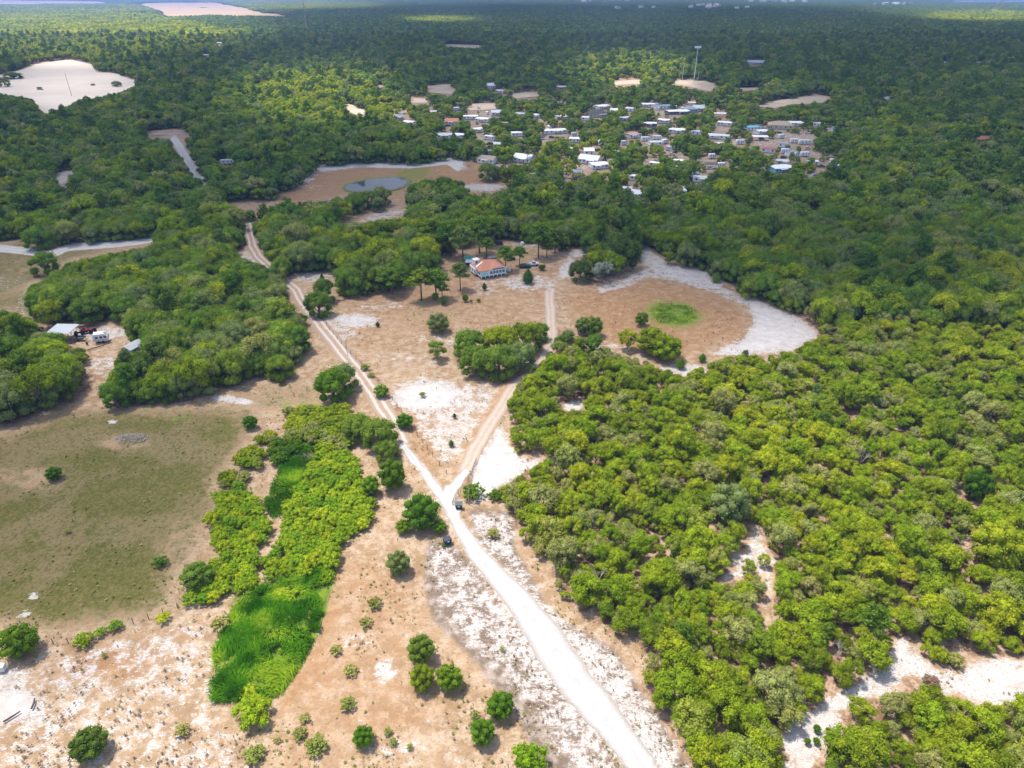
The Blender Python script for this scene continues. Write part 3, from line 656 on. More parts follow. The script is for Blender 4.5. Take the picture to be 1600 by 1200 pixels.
def scatter(name,pts,rz,scl,ids,coll,label,cat,kind='stuff'):
    me=bpy.data.meshes.new(name); me.vertices.add(len(pts)); me.vertices.foreach_set('co',np.asarray(pts,np.float32).ravel())
    def at(n,ty,key,v):
        a=me.attributes.new(n,ty,'POINT'); a.data.foreach_set(key,np.ascontiguousarray(v).ravel())
    at('rot','FLOAT_VECTOR','vector',np.stack([0*rz,0*rz,rz],-1).astype(np.float32)); at('scl','FLOAT_VECTOR','vector',np.asarray(scl,np.float32)); at('idx','INT','value',np.asarray(ids,np.int32))
    o=link(name,me); ng=bpy.data.node_groups.new(name+'_nodes','GeometryNodeTree')
    ng.interface.new_socket('Geometry',in_out='INPUT',socket_type='NodeSocketGeometry'); ng.interface.new_socket('Geometry',in_out='OUTPUT',socket_type='NodeSocketGeometry')
    N=ng.nodes; gi=N.new('NodeGroupInput'); go=N.new('NodeGroupOutput'); ip=N.new('GeometryNodeInstanceOnPoints'); ci=N.new('GeometryNodeCollectionInfo')
    ci.inputs['Collection'].default_value=coll; ci.inputs['Separate Children'].default_value=True; ci.inputs['Reset Children'].default_value=True
    def na(n,ty):
        x=N.new('GeometryNodeInputNamedAttribute'); x.data_type=ty; x.inputs['Name'].default_value=n; return x.outputs['Attribute']
    L=ng.links.new; L(gi.outputs[0],ip.inputs['Points']); L(ci.outputs[0],ip.inputs['Instance']); ip.inputs['Pick Instance'].default_value=True
    L(na('idx','INT'),ip.inputs['Instance Index']); L(na('rot','FLOAT_VECTOR'),ip.inputs['Rotation']); L(na('scl','FLOAT_VECTOR'),ip.inputs['Scale']); L(ip.outputs[0],go.inputs[0])
    md=o.modifiers.new('scatter','NODES'); md.node_group=ng
    return tag(o,label,cat,None,kind)

# prototypes of individual trees (first use moves the prototype itself)
class Kind:
    def __init__(s,name,cat,crowns,trunks,crown_name='crown'):
        s.p=[]; s.used=[]; s.name=name; s.cat=cat; s.c=crowns; s.t=trunks; s.cn=crown_name
    def place(s,x,y,R,hs,label,group=None,rz=None,mat=None,var=None):
        i=random.randrange(len(s.c)) if var is None else var
        o=bpy.data.objects.new(s.name,None); COL.objects.link(o); o.empty_display_size=.5
        o.location=(x,y,0); o.rotation_euler=(0,0,random.random()*6.28 if rz is None else rz); o.scale=(R,R,R*hs)
        tag(o,label,s.cat,group)
        if s.c is not None and s.c[i] is not None: c=link(s.cn,s.c[i],o)
        if mat is not None:
            key=(s.c[i].name,mat.name)
            if key not in _mc:
                q=s.c[i].copy(); q.materials[0]=mat; _mc[key]=q
            c.data=_mc[key]
        if s.t is not None: link('trunk',s.t[i],o)
        return o
_mc={}
K_SCRUB=Kind('scrub_oak','oak tree',CR['scrub'],TRK['scrub']); K_LIVE=Kind('live_oak','oak tree',CR['live'],TRK['live'])
K_BUSH=Kind('leafy_bush','bush',CR['bush'],TRK['bush'],'foliage'); K_ROUND=Kind('round_tree','tree',CR['round'],TRK['round'])
K_CONE=Kind('cedar_shrub','shrub',CR['cone'],TRK['cone'],'foliage'); K_PINE=Kind('pine_tree','pine tree',[p[0] for p in PINES],[p[1] for p in PINES])
KH={'scrub':1.95,'live':1.55,'bush':1.1,'round':1.95,'cone':2.45,'pine':4.1,'dead':1.8}
OCC=[]   # (x,y,R) spots already taken by hand-placed trees
def hand(kd,u,v,w,label,hs=1.,group=None,mat=None,var=None,z0=None):
    """kd kind; (u,v) middle of the crown in the photo; w crown width there"""
    H=KH[kd]; zc=0
    for _ in range(4):
        p=G(u,v,zc); fw=p[1]*CP+(CAMH-zc)*SP; R=w/2/F*fw
        zc=R*hs*H*(.5 if kd!='pine' else .77)
    K={'scrub':K_SCRUB,'live':K_LIVE,'bush':K_BUSH,'round':K_ROUND,'cone':K_CONE,'pine':K_PINE}[kd]
    OCC.append((p[0],p[1],R)); return K.place(p[0],p[1],R,hs,label,group,mat=mat,var=var)
exec_hand=[
('round',27,1000,66,'broad dark green tree at the left edge beside the white box',.85,M_GREEN),
('round',137,1161,64,'lone feathery green tree on sand at the bottom left corner',.8,M_LIVE),
('round',567,1150,38,'small lone dark green tree near the bottom edge left of the tree pairs',.9,M_GREEN),
('round',622,878,44,'lone dark green tree on bare ground below the roadside cluster',.9,M_LIVE),
('round',657,1013,50,'darker rear tree of the cluster of three left of the road',.95,M_LIVE),
('round',659,1058,46,'feathery front left tree of the cluster of three',.95,M_SCRUB),
('round',702,1057,48,'bright green right hand tree of the cluster of three',.9,M_GREEN),
('round',754,1143,46,'lower left tree of the pair near the bottom edge of the picture',.9,M_GREEN),
('round',782,1101,50,'upper right tree of the pair near the bottom edge of the picture',.9,M_GREEN),
('bush',828,1186,62,'yellowish tree cut by the bottom edge left of the white road',1.2,None),
('bush',393,1112,66,'yellow green mound of bush at the foot of the bright marsh grass',.9,None),
('round',308,898,58,'dense dark bush among the yellow green bushes by the field edge',.7,M_LIVE),
('round',83,739,28,'dark green bush alone in the olive pasture',.8,M_GREEN),
('round',657,798,66,'largest tree of the dark cluster left of the road junction',.9,M_GREEN),
('round',630,822,28,'small shrub at the lower left of the dark roadside cluster',.8,M_GREEN),
('round',686,822,26,'small light green shrub at the lower right of the dark roadside cluster',.8,M_GREEN),
('round',612,740,50,'tall bright green rounded tree beside the ruts above the junction',1.15,M_GREEN),
('round',578,757,34,'lower bright green tree leaning on the tall rounded tree',1.05,M_GREEN),
('live',592,676,64,'grey green oak at the edge of the track above the rounded green tree',.95,None),
('live',560,668,54,'grey green oak left of the track between bushes and road',.9,None),
('live',605,702,44,'small grey green oak directly over the rounded bright tree',.9,None),
('live',520,602,60,'big green oak beside the two rut track, left hand crown',1.1,M_GREEN),
('live',537,590,48,'paler rear crown beside the big oak at the two rut track',1.1,None),
('round',595,610,27,'small dark tree on the right verge of the two rut track',.8,M_LIVE),
('round',632,657,31,'bright green small tree on the right verge above the junction',.8,M_GREEN),
('live',497,474,46,'dark green oak in the verge at the upper bend of the track',1.1,None),
('live',507,454,38,'rear crown of the oak pair at the upper bend of the track',1.2,None),
('cone',503,434,13,'thin dark conical tree behind the oak pair at the track bend',1.0,None),
('cone',590,506,11,'tiny rounded dark shrub alone on the brown lawn near the track',.6,None),
('cone',710,649,10,'small pointed dark shrub below the round white sand patch',.62,None),
('cone',705,692,14,'larger pointed dark shrub above the driveway fork',.62,None),
('round',684,503,42,'round dark green tree alone on the brown lawn',.8,M_LIVE),
('scrub',683,545,35,'thin grey green tree standing left of the big oak clump',1.0,M_LIVE),
('live',733,537,56,'dark left hand oak of the clump in the middle of the lawn',1.,None),
('live',742,562,58,'front left oak of the clump in the middle of the lawn',1.,None),
('live',778,563,66,'front middle oak of the clump in the middle of the lawn',1.,None),
('live',782,532,60,'rear middle oak of the clump in the middle of the lawn',1.05,M_SCRUB),
('live',812,556,56,'front right oak of the clump in the middle of the lawn',1.,None),
('live',822,527,56,'rear right oak of the clump beside the sandy drive',1.05,M_SCRUB),
('live',843,518,34,'outermost right crown of the oak clump touching the drive',1.1,None),
('round',911,507,30,'dark green tree right of the drive, left crown of two',1.0,M_LIVE),
('round',928,508,34,'dark green tree right of the drive, right crown of two',1.05,M_LIVE),
('round',1003,497,25,'dark narrow tree left of the bright green hollow',.95,M_LIVE),
('scrub',981,531,34,'small dull green tree left of the yellowish oak by the hollow',.95,None),
('round',1018,530,60,'yellow green oak below the bright green hollow, left crown',.75,M_SCRUB),
('round',1042,542,56,'yellow green oak below the bright green hollow, right crown',.75,M_SCRUB),
('cone',1064,567,24,'small dark bushy evergreen at the tip of the yellowish oak',.55,M_GREEN),
('cone',1098,558,20,'small bushy evergreen at the lower corner of the white sand',.5,M_GREEN),
('cone',825,431,30,'big teardrop shaped clipped evergreen before the parked black car',.62,None),
('cone',757,447,12.5,'small teardrop shaped evergreen before the white house',.75,None),
('round',847,417,13,'small round green shrub right of the parked black car',.7,M_GREEN),
('round',727,465,12,'small dark shrub on the lawn left of the teardrop evergreens',1.0,M_LIVE),
('round',736,470,6,'tiny dark shrub, left one of two on the lawn',.8,M_LIVE),
('round',748,469,7,'tiny dark shrub, right one of two on the lawn',.8,M_LIVE),
('pine',656,432,40,'flat topped pine at the left edge of the lawn, left crown',.62,None),
('pine',680,432,38,'flat topped pine at the left edge of the lawn, right crown',.62,None),
('round',680,462,13,'dark shrub at the foot of the flat topped pines, left one',1.0,M_LIVE),
('round',693,469,13,'dark shrub at the foot of the flat topped pines, right one',1.1,M_LIVE),
('pine',690,447,20,'low young pine on the right of the flat topped pines',.6,None),
('pine',718,420,28,'slender pine standing just left of the white house',.78,None),
('pine',790,393,27,'slender pine rising behind the right corner of the white house',.72,None),
('pine',610,428,38,'pine with a light crown at the edge of the dark oaks left of the lawn',.55,None),
('live',908,422,42,'dark oak in the middle of the lawn right of the house',1.,M_DARK),
('round',951,410,30,'green crown behind the grey lichened tree',.8,M_GREEN),
('scrub',942,424,36,'pale grey lichened tree beside the dark oak',.95,M_GREY),
('live',968,393,70,'largest dark spreading oak at the top of the right meadow',.9,M_DARK),
('live',763,268,36,'round dark oak alone at the right side of the pond meadow',1.,None),
('live',57,371,46,'round oak standing in the white lane at the far left',1.,None),
('live',68,411,44,'dark oak at the field edge below the white lane',1.,None),
('round',438,592,16,'small bright tree at the corner of the left wood',1.0,M_GREEN),
('round',390,659,27,'upright bright green tree at the upper end of the bush strip',.85,M_GREEN),
('cone',1120,433,22,'dark bushy tree on the sandy rim of the right meadow',.55,M_LIVE),
('scrub',1045,402,22,'thin tree on the white sand at the top of the right meadow',.9,None),
('round',1141,785,72,'large dark green rounded tree towering over the oak scrub',1.15,M_LIVE),
('round',1562,850,84,'large bright yellow green tree near the right edge',1.1,M_SCRUB),
('round',1530,755,46,'upright bright green tree above the yellow green tree at the right edge',1.3,M_GREEN),
('live',552,318,36,'oak on the near shore of the pond, leftmost',1.,None),
('live',574,311,34,'oak on the near shore of the pond, second from left',1.,None),
('live',596,306,36,'dark round oak against the water of the pond',1.,None),
('live',647,299,26,'rounded oak at the right tip of the pond',1.,None),
('live',668,296,38,'oak in the row right of the pond, left part',1.,None),
('live',694,291,36,'oak in the row right of the pond, middle',1.,None),
('live',714,292,26,'oak in the row right of the pond, right end',1.,None),
('live',182,131,16,'dark shrub island at the right end of the sand pit',.6,None),
('live',62,138,10,'small dark shrub in the left of the sand pit',.5,None),
('live',20,118,30,'dark scrub mound on the left rim of the sand pit',.4,None),
('live',145,132,7,'tiny dark shrub in the middle of the sand pit',.5,None),
('live',6,128,18,'dark round tree at the left edge by the sand pit',1.,None),
('round',1277,1138,14,'small dark round shrub on the lower sand track, upper left of four',.8,M_GREEN),
('round',1295,1141,11,'small dark round shrub on the lower sand track, upper right of four',.7,M_GREEN),
('round',1262,1158,12,'small dark round shrub on the lower sand track, lower left of four',.7,M_GREEN),
('round',1276,1157,13,'small dark round shrub on the lower sand track, lower right of four',.7,M_GREEN),
('scrub',1170,884,26,'spindly shrub standing in the fork of the sand track',1.,None),
('scrub',1194,876,22,'second spindly shrub in the fork of the sand track',1.,None),
('bush',1468,1022,34,'olive bush islanded in the wide white sand at the lower right',1.1,M_SCRUB),
('bush',1492,1030,30,'dull bush on the right of the island bush in the white sand',1.0,M_WEED),
('bush',1455,1062,26,'brown dry bush on the white sand at the lower right',.6,M_TWIGB),
('bush',1300,0,0,'',0,None),
]
for r_ in exec_hand:
    if not r_[3]: continue
    hand(r_[0],r_[1],r_[2],r_[3],r_[4],r_[5],None,r_[6])
# pines in front of the wood behind the house
for (u,v,w,hs,lb) in ((702,358,34,.55,'first pine from the left before the dark wood behind the house'),(722,366,36,.55,'broad pine right behind the chimney end of the house'),(748,352,32,.6,'tallest pale pine behind the white house'),(772,353,26,.55,'narrow pine just right of the tallest pale pine'),
   (842,362,30,.6,'pine at the wood edge above the parked black car'),(738,345,24,.6,'small crowned pine at the rear of the pines behind the house'),(970,338,28,.55,'yellowish pine at the wood edge above the spreading oak'),(675,352,30,.5,'low crowned pine at the left end of the pines behind the house'),
   (812,392,20,.5,'thin low pine beside the small parked car'),(868,366,26,.5,'pine between the wood edge pine and the yellowish pine'),(690,372,26,.45,'small pine in front of the dark wood at the upper left corner of the lawn'),(760,378,24,.45,'leaning low pine directly behind the light blue house roof'),(855,378,24,.45,'bright pine in front of the wood edge above the small round shrub'),(1118,420,1,0,'')):
    if hs: hand('pine',u,v,w*1.08,lb,hs*1.35)
# dead trees
deadm=[dead_mb(800+i).mesh('branches',M_DEAD) for i in range(4)]
def dead(u,v,w,lb,i,grp=None):
    p=G(u,v,3.); fw=p[1]*CP+(CAMH-3)*SP; R=w/2/F*fw; o=link('dead_tree',deadm[i],None,(p[0],p[1],0),random.random()*6); o.scale=(R*1.1,R*1.1,R*1.25); tag(o,lb,'dead tree',grp)
for i,(u,v,w,lb) in enumerate(((805,757,40,'bare bleached tree beside the white sand at the wood corner'),(318,520,34,'bare grey tree inside the left wood'),(288,572,34,'leaning bleached tree at the edge of the left wood'),(1408,335,16,'tall pale dead tree rising from the right hand wood'),
   (1470,590,26,'bare twiggy tree in the oak scrub at the far right'),(1265,1040,24,'bare branches beside the lower sand track'),(1185,1130,26,'fallen grey branches in the scrub near the bottom right'),(1440,870,24,'bleached bare tree in the scrub right of the forked sand track'),(1210,420,18,'pale bare tree in the wood above the white sand'),
   (1000,690,26,'bare tree among the oaks just right of the small white clearing'),(950,820,24,'bare branches in the oak wood near its roadside edge'))):
    dead(u,v,w,lb,i%4)

# bush strip around the wet hollow
bush_polys=[([(470,745),(500,710),(545,700),(562,740),(586,790),(570,815),(532,840),(520,878),(440,902),(408,890),(430,850),(442,800)],4.6,'yellow green bush in bank right of narrow sandy strip','yellow green bushes in the right bank of the hollow',None),
 ([(328,800),(342,765),(380,758),(402,790),(420,818),(400,850),(348,862)],4.2,'bright bush in the rounded bank left of the narrow sandy strip','bright bushes in the left bank of the hollow',None),
 ([(335,880),(385,852),(408,880),(402,910),(345,930),(312,940),(300,925)],3.6,'olive bush at the lower end of the left bank by the fence','olive bushes at the lower end of the left bank',M_BUSH),
 ([(450,640),(545,632),(560,665),(540,700),(500,705),(455,680)],5.0,'green bush beyond the hollow beside the grey green oaks','green bushes at the top of the hollow',M_SCRUB),
 ([(365,705),(395,697),(410,715),(402,730),(370,728)],4.0,'olive bush in the upper pair left of the hollow','olive bushes left of the hollow',M_SCRUB),
 ([(340,740),(372,732),(388,748),(372,758),(342,756)],3.8,'low olive bush at the top of the left bank','low olive bushes at the top of the left bank',M_SCRUB),
 ([(418,690),(455,680),(470,700),(440,722),(420,712)],4.0,'small green bush among the scattered bushes at the head of the hollow','small green bushes at the head of the hollow',M_GREEN),
 ([(560,800),(580,800),(572,820),(545,835),(540,820)],3.4,'thin bush at the right foot of the yellow green bank','thin bushes right of the bank',M_BUSH),
 ([(400,690),(420,672),(440,672),(436,690)],3.4,'bush beside the upright bright tree','bushes beside the upright tree',M_SCRUB),
 ([(100,1005),(118,990),(145,985),(145,998),(115,1008)],2.6,'low bush on the fence line right of the dark tree','low bushes on the fence line',M_BUSH)]
nb=0
for pl,sp_,lb,gp,mt in bush_polys:
    q=np.array([G(u,v,1.5)[:2] for u,v in pl]); x0,y0=q.min(0); x1,y1=q.max(0); msk=raster(pl)
    for gx in np.arange(x0,x1,sp_*.5):
        for gy in np.arange(y0,y1,sp_*.5):
            x=gx+random.uniform(-.6,.6); y=gy+random.uniform(-.6,.6); R=sp_*.5*random.uniform(.65,1.05)
            uu,vv,_=PX(x,y,R*.6)
            if 0<=vv<1200 and 0<=uu<1600 and msk[int(vv),int(uu)] and nb<290:
                hz_=random.uniform(.8,1.25); vb_=' upper half' if ('bank right' in lb and vv<770) else ' lower half' if ('bank right' in lb and vv>=830) else ''; lb2=lb.replace('bank right','bank (upper half) right' if 'upper' in vb_ else 'bank (lower half) right' if 'lower' in vb_ else 'bank right'); K_BUSH.place(x,y,R,hz_,('tall ' if hz_>1.1 else 'low ' if hz_<.93 and 'low' not in lb else '')+('wide ' if R>sp_*.46 else 'small ' if R<sp_*.37 and 'small' not in lb else '')+lb2,gp,mat=mt); nb+=1; OCC.append((x,y,R*.5))

# ------------------------------------------------------------ the wood: individuals and the mass beyond
HOUSES=[]   # filled below, needed here as clear spots
exec_houses=[
# u,v,w, L/W ratio, rot, type, roof, wall, label
(622,183,13,1.3,.3,'gable','slate','pale','small house with slate blue roof, farthest left of the village'),
(640,191,18,2.2,-.5,'mobile','white','white','white mobile home just right of the slate roofed leftmost house'),
(677,175,10,1.8,.2,'mobile','white','pale','tiny white roofed trailer between trees above the terracotta roofed house'),
(707,190,17,1.3,-.15,'gable','terra','white','two tone house with terracotta roof in the left of the village'),
(692,211,27,2.4,-.12,'mobile','pale','white','long pale mobile home below the terracotta roofed house'),
(720,211,17,1.6,-.35,'mobile','white','white','white mobile home touching the right end of the long pale one'),
(735,182,19,2.2,.05,'mobile','white','white','white mobile home with dark windows right of the terracotta roof'),
(755,186,20,1.8,-.4,'mobile','white','white','white mobile home set slantwise on a bare yard'),
(775,176,14,1.3,.2,'gable','pale','pale','pale grey gabled house at the edge of the dry field'),
(745,202,15,1.8,.6,'mobile','white','white','white trailer below the slantwise white mobile home'),
(767,214,16,3.0,-.6,'mobile','white','white','narrow white trailer running down to the lane'),
(777,226,10,1.2,-.2,'gable','pale','white','small pale cottage at the lower end of the narrow trailer'),
(762,249,26,1.6,-.45,'gable','tan','white','white walled house with tan roof at the corner of the pond meadow'),
(714,169,13,1.8,.1,'mobile','pale','pale','flat grey trailer at the upper left edge of the village'),
(768,134,14,1.1,.3,'gable','white','white','tall white roofed barn among clutter at the top of the village'),
(782,142,12,1.5,-.5,'mobile','white','white','white canopy roof beside the tall white barn'),
(819,247,28,1.5,-.5,'gable','white','white','large house with blue white roof right of the tan roofed house'),
(809,208,18,1.8,.1,'mobile','white','white','white roof almost hidden by oaks above the large blue white house'),
(840,180,13,1.6,-.2,'mobile','white','white','small white trailer in trees left of the village middle'),
(814,178,14,2.0,-.5,'mobile','pale','white','pale trailer beside the dry lane loop'),
(878,182,18,1.9,.35,'mobile','pale','white','pale blue roofed home above the long flat roofed one'),
(866,204,32,3.2,.08,'mobile','white','white','long flat white roofed home facing a bare yard'),
(934,178,27,1.3,.1,'hip','char','tan','house with charcoal hip roof and tan walls'),
(940,166,22,1.9,.25,'mobile','white','white','white roofed home directly behind the charcoal roof'),
(898,217,15,1.3,-.2,'mobile','white','white','white shed roof below the small parked camper'),
(941,222,11,1.3,-.4,'gable','white','white','little white roofed shed beside a dark parked truck'),
(920,236,12,1.1,.0,'gable','white','white','white cottage with its gable end to the camera'),
(922,249,30,1.5,-.45,'gable','pale','white','large pale grey roofed house, rear wing'),
(935,257,24,1.6,.15,'mobile','white','white','white front wing touching the large pale grey roof'),
(902,270,14,1.3,-.3,'gable','slate','white','small house with slate blue roof at the lower edge of the village'),
(959,173,10,1.2,.1,'gable','white','white','white cube like shed right of the charcoal roof'),
(988,210,23,1.7,.15,'mobile','rose','white','home with dusty rose roof left of the camper cluster'),
(975,184,14,1.6,.0,'mobile','pale','pale','pale trailer half hidden under a big oak'),
(985,170,14,1.9,-.2,'mobile','white','white','thin white trailer by the yellow green tree'),
(915,184,10,1.2,.1,'mobile','white','white','small white trailer left of the charcoal roof'),
(875,136,16,1.7,.1,'mobile','pale','tan','grey shed in the dry clearing at the top of the village'),
(1012,163,20,2.2,-.15,'mobile','white','white','white mobile home, left end of the upper row'),
(1035,166,27,2.5,.05,'mobile','slate','white','blue grey mobile home in the middle of the upper row'),
(1058,174,32,1.6,-.1,'mobile','white','char','wide low building with bright white roof and dark open side'),
(1078,171,17,1.1,.1,'hip','slate','slate','dull slate roofed building joined to the wide white roof'),
(1091,169,19,1.4,.3,'gable','pale','white','pale blue gabled building at the right end of the upper row'),
(1015,193,20,2.0,.2,'mobile','white','char','white trailer with dark awning below the upper row'),
(1038,188,18,1.8,-.2,'mobile','white','white','white trailer with dark trimmed roof beside the palms'),
(1058,203,22,1.8,-.3,'mobile','white','white','white roofed home above the camper cluster'),
(1089,206,16,1.7,.1,'mobile','pale','white','pale trailer behind a bright green tree'),
(1122,212,30,2.8,-.05,'mobile','pale','white','long pale home at the edge of the bare yard'),
(1133,192,20,2.0,-.1,'mobile','white','white','white home with a row of dark porch openings'),
(1093,278,18,1.6,-.1,'mobile','pale','white','pale blue roofed trailer at the lower right of the village'),
(1085,272,12,1.5,.1,'mobile','slate','pale','slate roofed trailer behind the pale blue one'),
(993,276,15,1.6,.1,'mobile','white','white','white roof peeping out of the oaks at the lower edge of the village'),
(996,303,26,1.6,-.4,'gable','white','white','large white roofed house nearest to the wood, left of two'),
(980,295,14,1.3,-.3,'mobile','white','white','white lean-to roof behind the nearest white house'),
(1055,299,26,1.7,.3,'gable','white','white','large white roofed house nearest to the wood, right of two'),
(1023,309,8,1.2,0,'mobile','slate','slate','small blue shed between the two nearest white houses'),
(878,288,15,1.6,-.4,'mobile','white','white','white roof sunk in trees below the small slate roofed house'),
(923,307,11,1.3,-.3,'mobile','white','white','single white shed deep in the trees under the village'),
(1175,199,21,2.4,-.1,'mobile','turq','white','home with bright turquoise roof'),
(1189,205,18,2.0,-.1,'mobile','white','white','white porch roof in front of the turquoise roof'),
(1193,198,16,2.2,-.1,'mobile','rust','tan','rust brown roofed building behind the white porch roof'),
(1219,196,32,1.4,-.2,'hip','tan','tan','big tan hip roofed house in the right of the village'),
(1243,192,19,1.8,.15,'mobile','white','white','white blue roofed home right of the tan hip roof'),
(1202,233,20,1.7,-.12,'mobile','red','white','home with faded red roof on the bare yard'),
(1219,262,32,1.8,.3,'mobile','white','turq','white tarped roof with turquoise edge at the lower right'),
(1222,252,16,1.6,.0,'mobile','pale','tan','beige flat roof behind the white tarped roof'),
(1276,193,10,1.3,.1,'mobile','white','white','small white shed under trees right of the village'),
(1303,201,8,1.3,.3,'gable','slate','pale','tiny blue grey shed farthest right of the village'),
(1385,155,11,1.0,.1,'gable','white','white','tall white house alone in the wood right of the village'),
(1180,98,32,2.2,-.1,'hip','pale','pale','wide grey roofed house alone in the wood beyond the village'),
(1535,218,19,1.5,-.1,'gable','terra','tan','lone terracotta roof in the wood at the far right'),
(400,257,17,1.3,-.1,'gable','char','white','white cottage with dark roof at the left of the pond meadow'),
(343,68,10,1.6,0,'mobile','white','white','white building in sunlit trees at the far upper left'),
(322,86,10,1.6,0,'mobile','pale','white','low pale building in the wood right of the sand pit'),
(665,50,9,2,0,'mobile','white','white','single white roof in the far wood'),
(1475,98,11,2.2,0,'mobile','white','pale','white roof at the right in the far wood'),
(1530,98,14,3,0,'mobile','white','white','long white roof at the far right beside a lane'),
(573,145,13,1.6,.1,'gable','char','tan','dark roofed house above the left of the village'),
(594,137,13,1.6,.1,'hip','tan','tan','low tan house just right of the dark roofed one above the village'),
(318,12,9,2,0,'mobile','slate','slate','long shed on the far bare mine ground'),
]
for h in exec_houses:
    CLEAR|=ell(h[0],h[1]+.5,h[2]*.46+1,max(2.6,h[2]*.20))>.62
RVS=[(897,210,9,.2,'white camper parked under oaks left of the village middle'),(1009,217,15,.1,'white camper at the left of the camper cluster'),(1027,215,16,-.2,'white camper in the middle of the camper cluster'),(1039,221,13,.7,'white camper at the right of the camper cluster'),
 (1128,258,13,.1,'white camper on the lane beside the dark canopy'),(1258,222,20,-.05,'long white motorhome on the right hand yard'),(1242,220,14,-.1,'white camper tucked behind the long motorhome'),(1228,236,15,-.1,'grey white camper below the long motorhome'),(1258,241,16,.05,'white camper at the lower edge of the right hand yard'),
 (1113,244,12,.1,'bluish camper behind the dark canopy'),(1157,222,14,.0,'white bus under a dark tree canopy'),(1221,213,12,.4,'white van camper in front of the tan hip roof'),(1302,252,11,.2,'white camper among trees at the lower right of the village'),(1270,275,10,.6,'small white camper sunk in trees under the tarped roof'),
 (355,253,22,.35,'pale blue white camper in trees near the upper sand lane'),(975,223,9,.1,'small white camper left of the camper cluster'),(1045,232,9,-.4,'tiny white camper on the bare lane under the cluster')]
CARSV=[(1283,259,13,.1,'dark','dark pickup under trees at the right end of the village'),(1315,258,13,-.1,'dark','dark car rightmost under the trees of the village'),(1262,231,12,.1,'white','white car behind the lower camper on the right yard'),(935,234,13,.3,'dark','dark truck beside the white cottage gable'),
 (1055,237,10,.8,'dark','dark car on the bare lane under the camper cluster'),(1110,262,8,.1,'white','small white car in front of the dark canopy'),(1190,216,9,.1,'dark','dark car parked under the white carport'),(1262,207,9,0,'white','white car beneath the oak on the right yard'),
 (790,143,9,.2,'white','white car among the clutter near the tall barn'),(798,147,9,-.3,'dark','dark car among the clutter near the tall barn'),(862,214,7,.2,'dark','dark car on the bare yard of the long flat roofed home'),(1050,240,7,.2,'white','white car at the end of the bare lane'),(700,196,7,.2,'dark','dark car beside the terracotta roofed house'),(1218,207,8,.2,'dark','dark car before the tan hip roofed house')]
for h in RVS: CLEAR|=ell(h[0],h[1]+1,h[2]*.46+1,h[2]*.25+1)>.5
for h in CARSV: CLEAR|=ell(h[0],h[1],h[2]*.5,3.2)>.5
CANOPIES=[(1125,177,19,'white','white canopy on posts at the right of the village'),(1188,213,24,'white','white carport roof in front of the turquoise roofed home'),(1112,256,20,'char','dark flat canopy beside the white camper'),(1081,160,12,'white','small white carport above the dull slate roof')]
for h in CANOPIES: CLEAR|=ell(h[0],h[1],h[2]*.5,5)>.5
CLEAR|=ell(208,543,16,12)>.75; CLEAR|=raster([(80,508),(116,508),(118,526),(100,524)])
NOTREE=CLEAR
def covered(x,y,R,H):
    """True where any tested point of a crown would stand in front of open ground or a building seen in the photo"""
    bad=np.zeros(len(x),bool)
    for dx,fz in ((0,0),(0,.5),(0,.97),(-.75,.55),(.75,.55),(-.45,.85),(.45,.85),(-.6,.3),(.6,.3),(0,.25)):
        u,v,_=PX(x+dx*R,y,fz*H); ins=(u>=-90)&(u<1690)&(v>=0)&(v<1400)
        bad|=ins&NOTREE[np.clip(v,0,1199).astype(int),np.clip(u,0,1599).astype(int)]
    return bad
OC=np.array(OCC)
def clear_of_hand(x,y,R):
    ok=np.ones(len(x),bool)
    for (a,b,c) in OCC: ok&=((x-a)**2+(y-b)**2)>(c*.8+R*.45)**2
    return ok
def grid(y0,y1,sp):
    yy=np.arange(y0,y1,sp*.87); X=[];Y=[]
    for j,y in enumerate(yy):
        half=(1750-800)/F*(y*CP+CAMH*SP)+10; xx=np.arange(-half,half,sp)+(j%2)*sp/2; X.append(xx);Y.append(np.full(len(xx),y))
    X=np.concatenate(X);Y=np.concatenate(Y); return X+rng.uniform(-.38,.38,len(X))*sp,Y+rng.uniform(-.38,.38,len(X))*sp
def zone_right(x,y):
    """low sandy scrub on the right of the road"""
    u,v,_=PX(x,y,3.); return (u>1.0*(800)-60)&(v>500)&((u-1050)*.12+v>505+30*np.sin(u/70.))
T_all=[]
SUN_PATCHES=[(495,155,100,38),(985,113,70,20),(110,60,230,42),(890,245,60,25),(600,175,60,14),(330,58,60,10),(1540,27,95,9),(430,9,170,8),(60,14,190,10),(690,33,50,5)]  # sunlit ellipses, mostly under cloud gaps, where the brightened foliage is planted
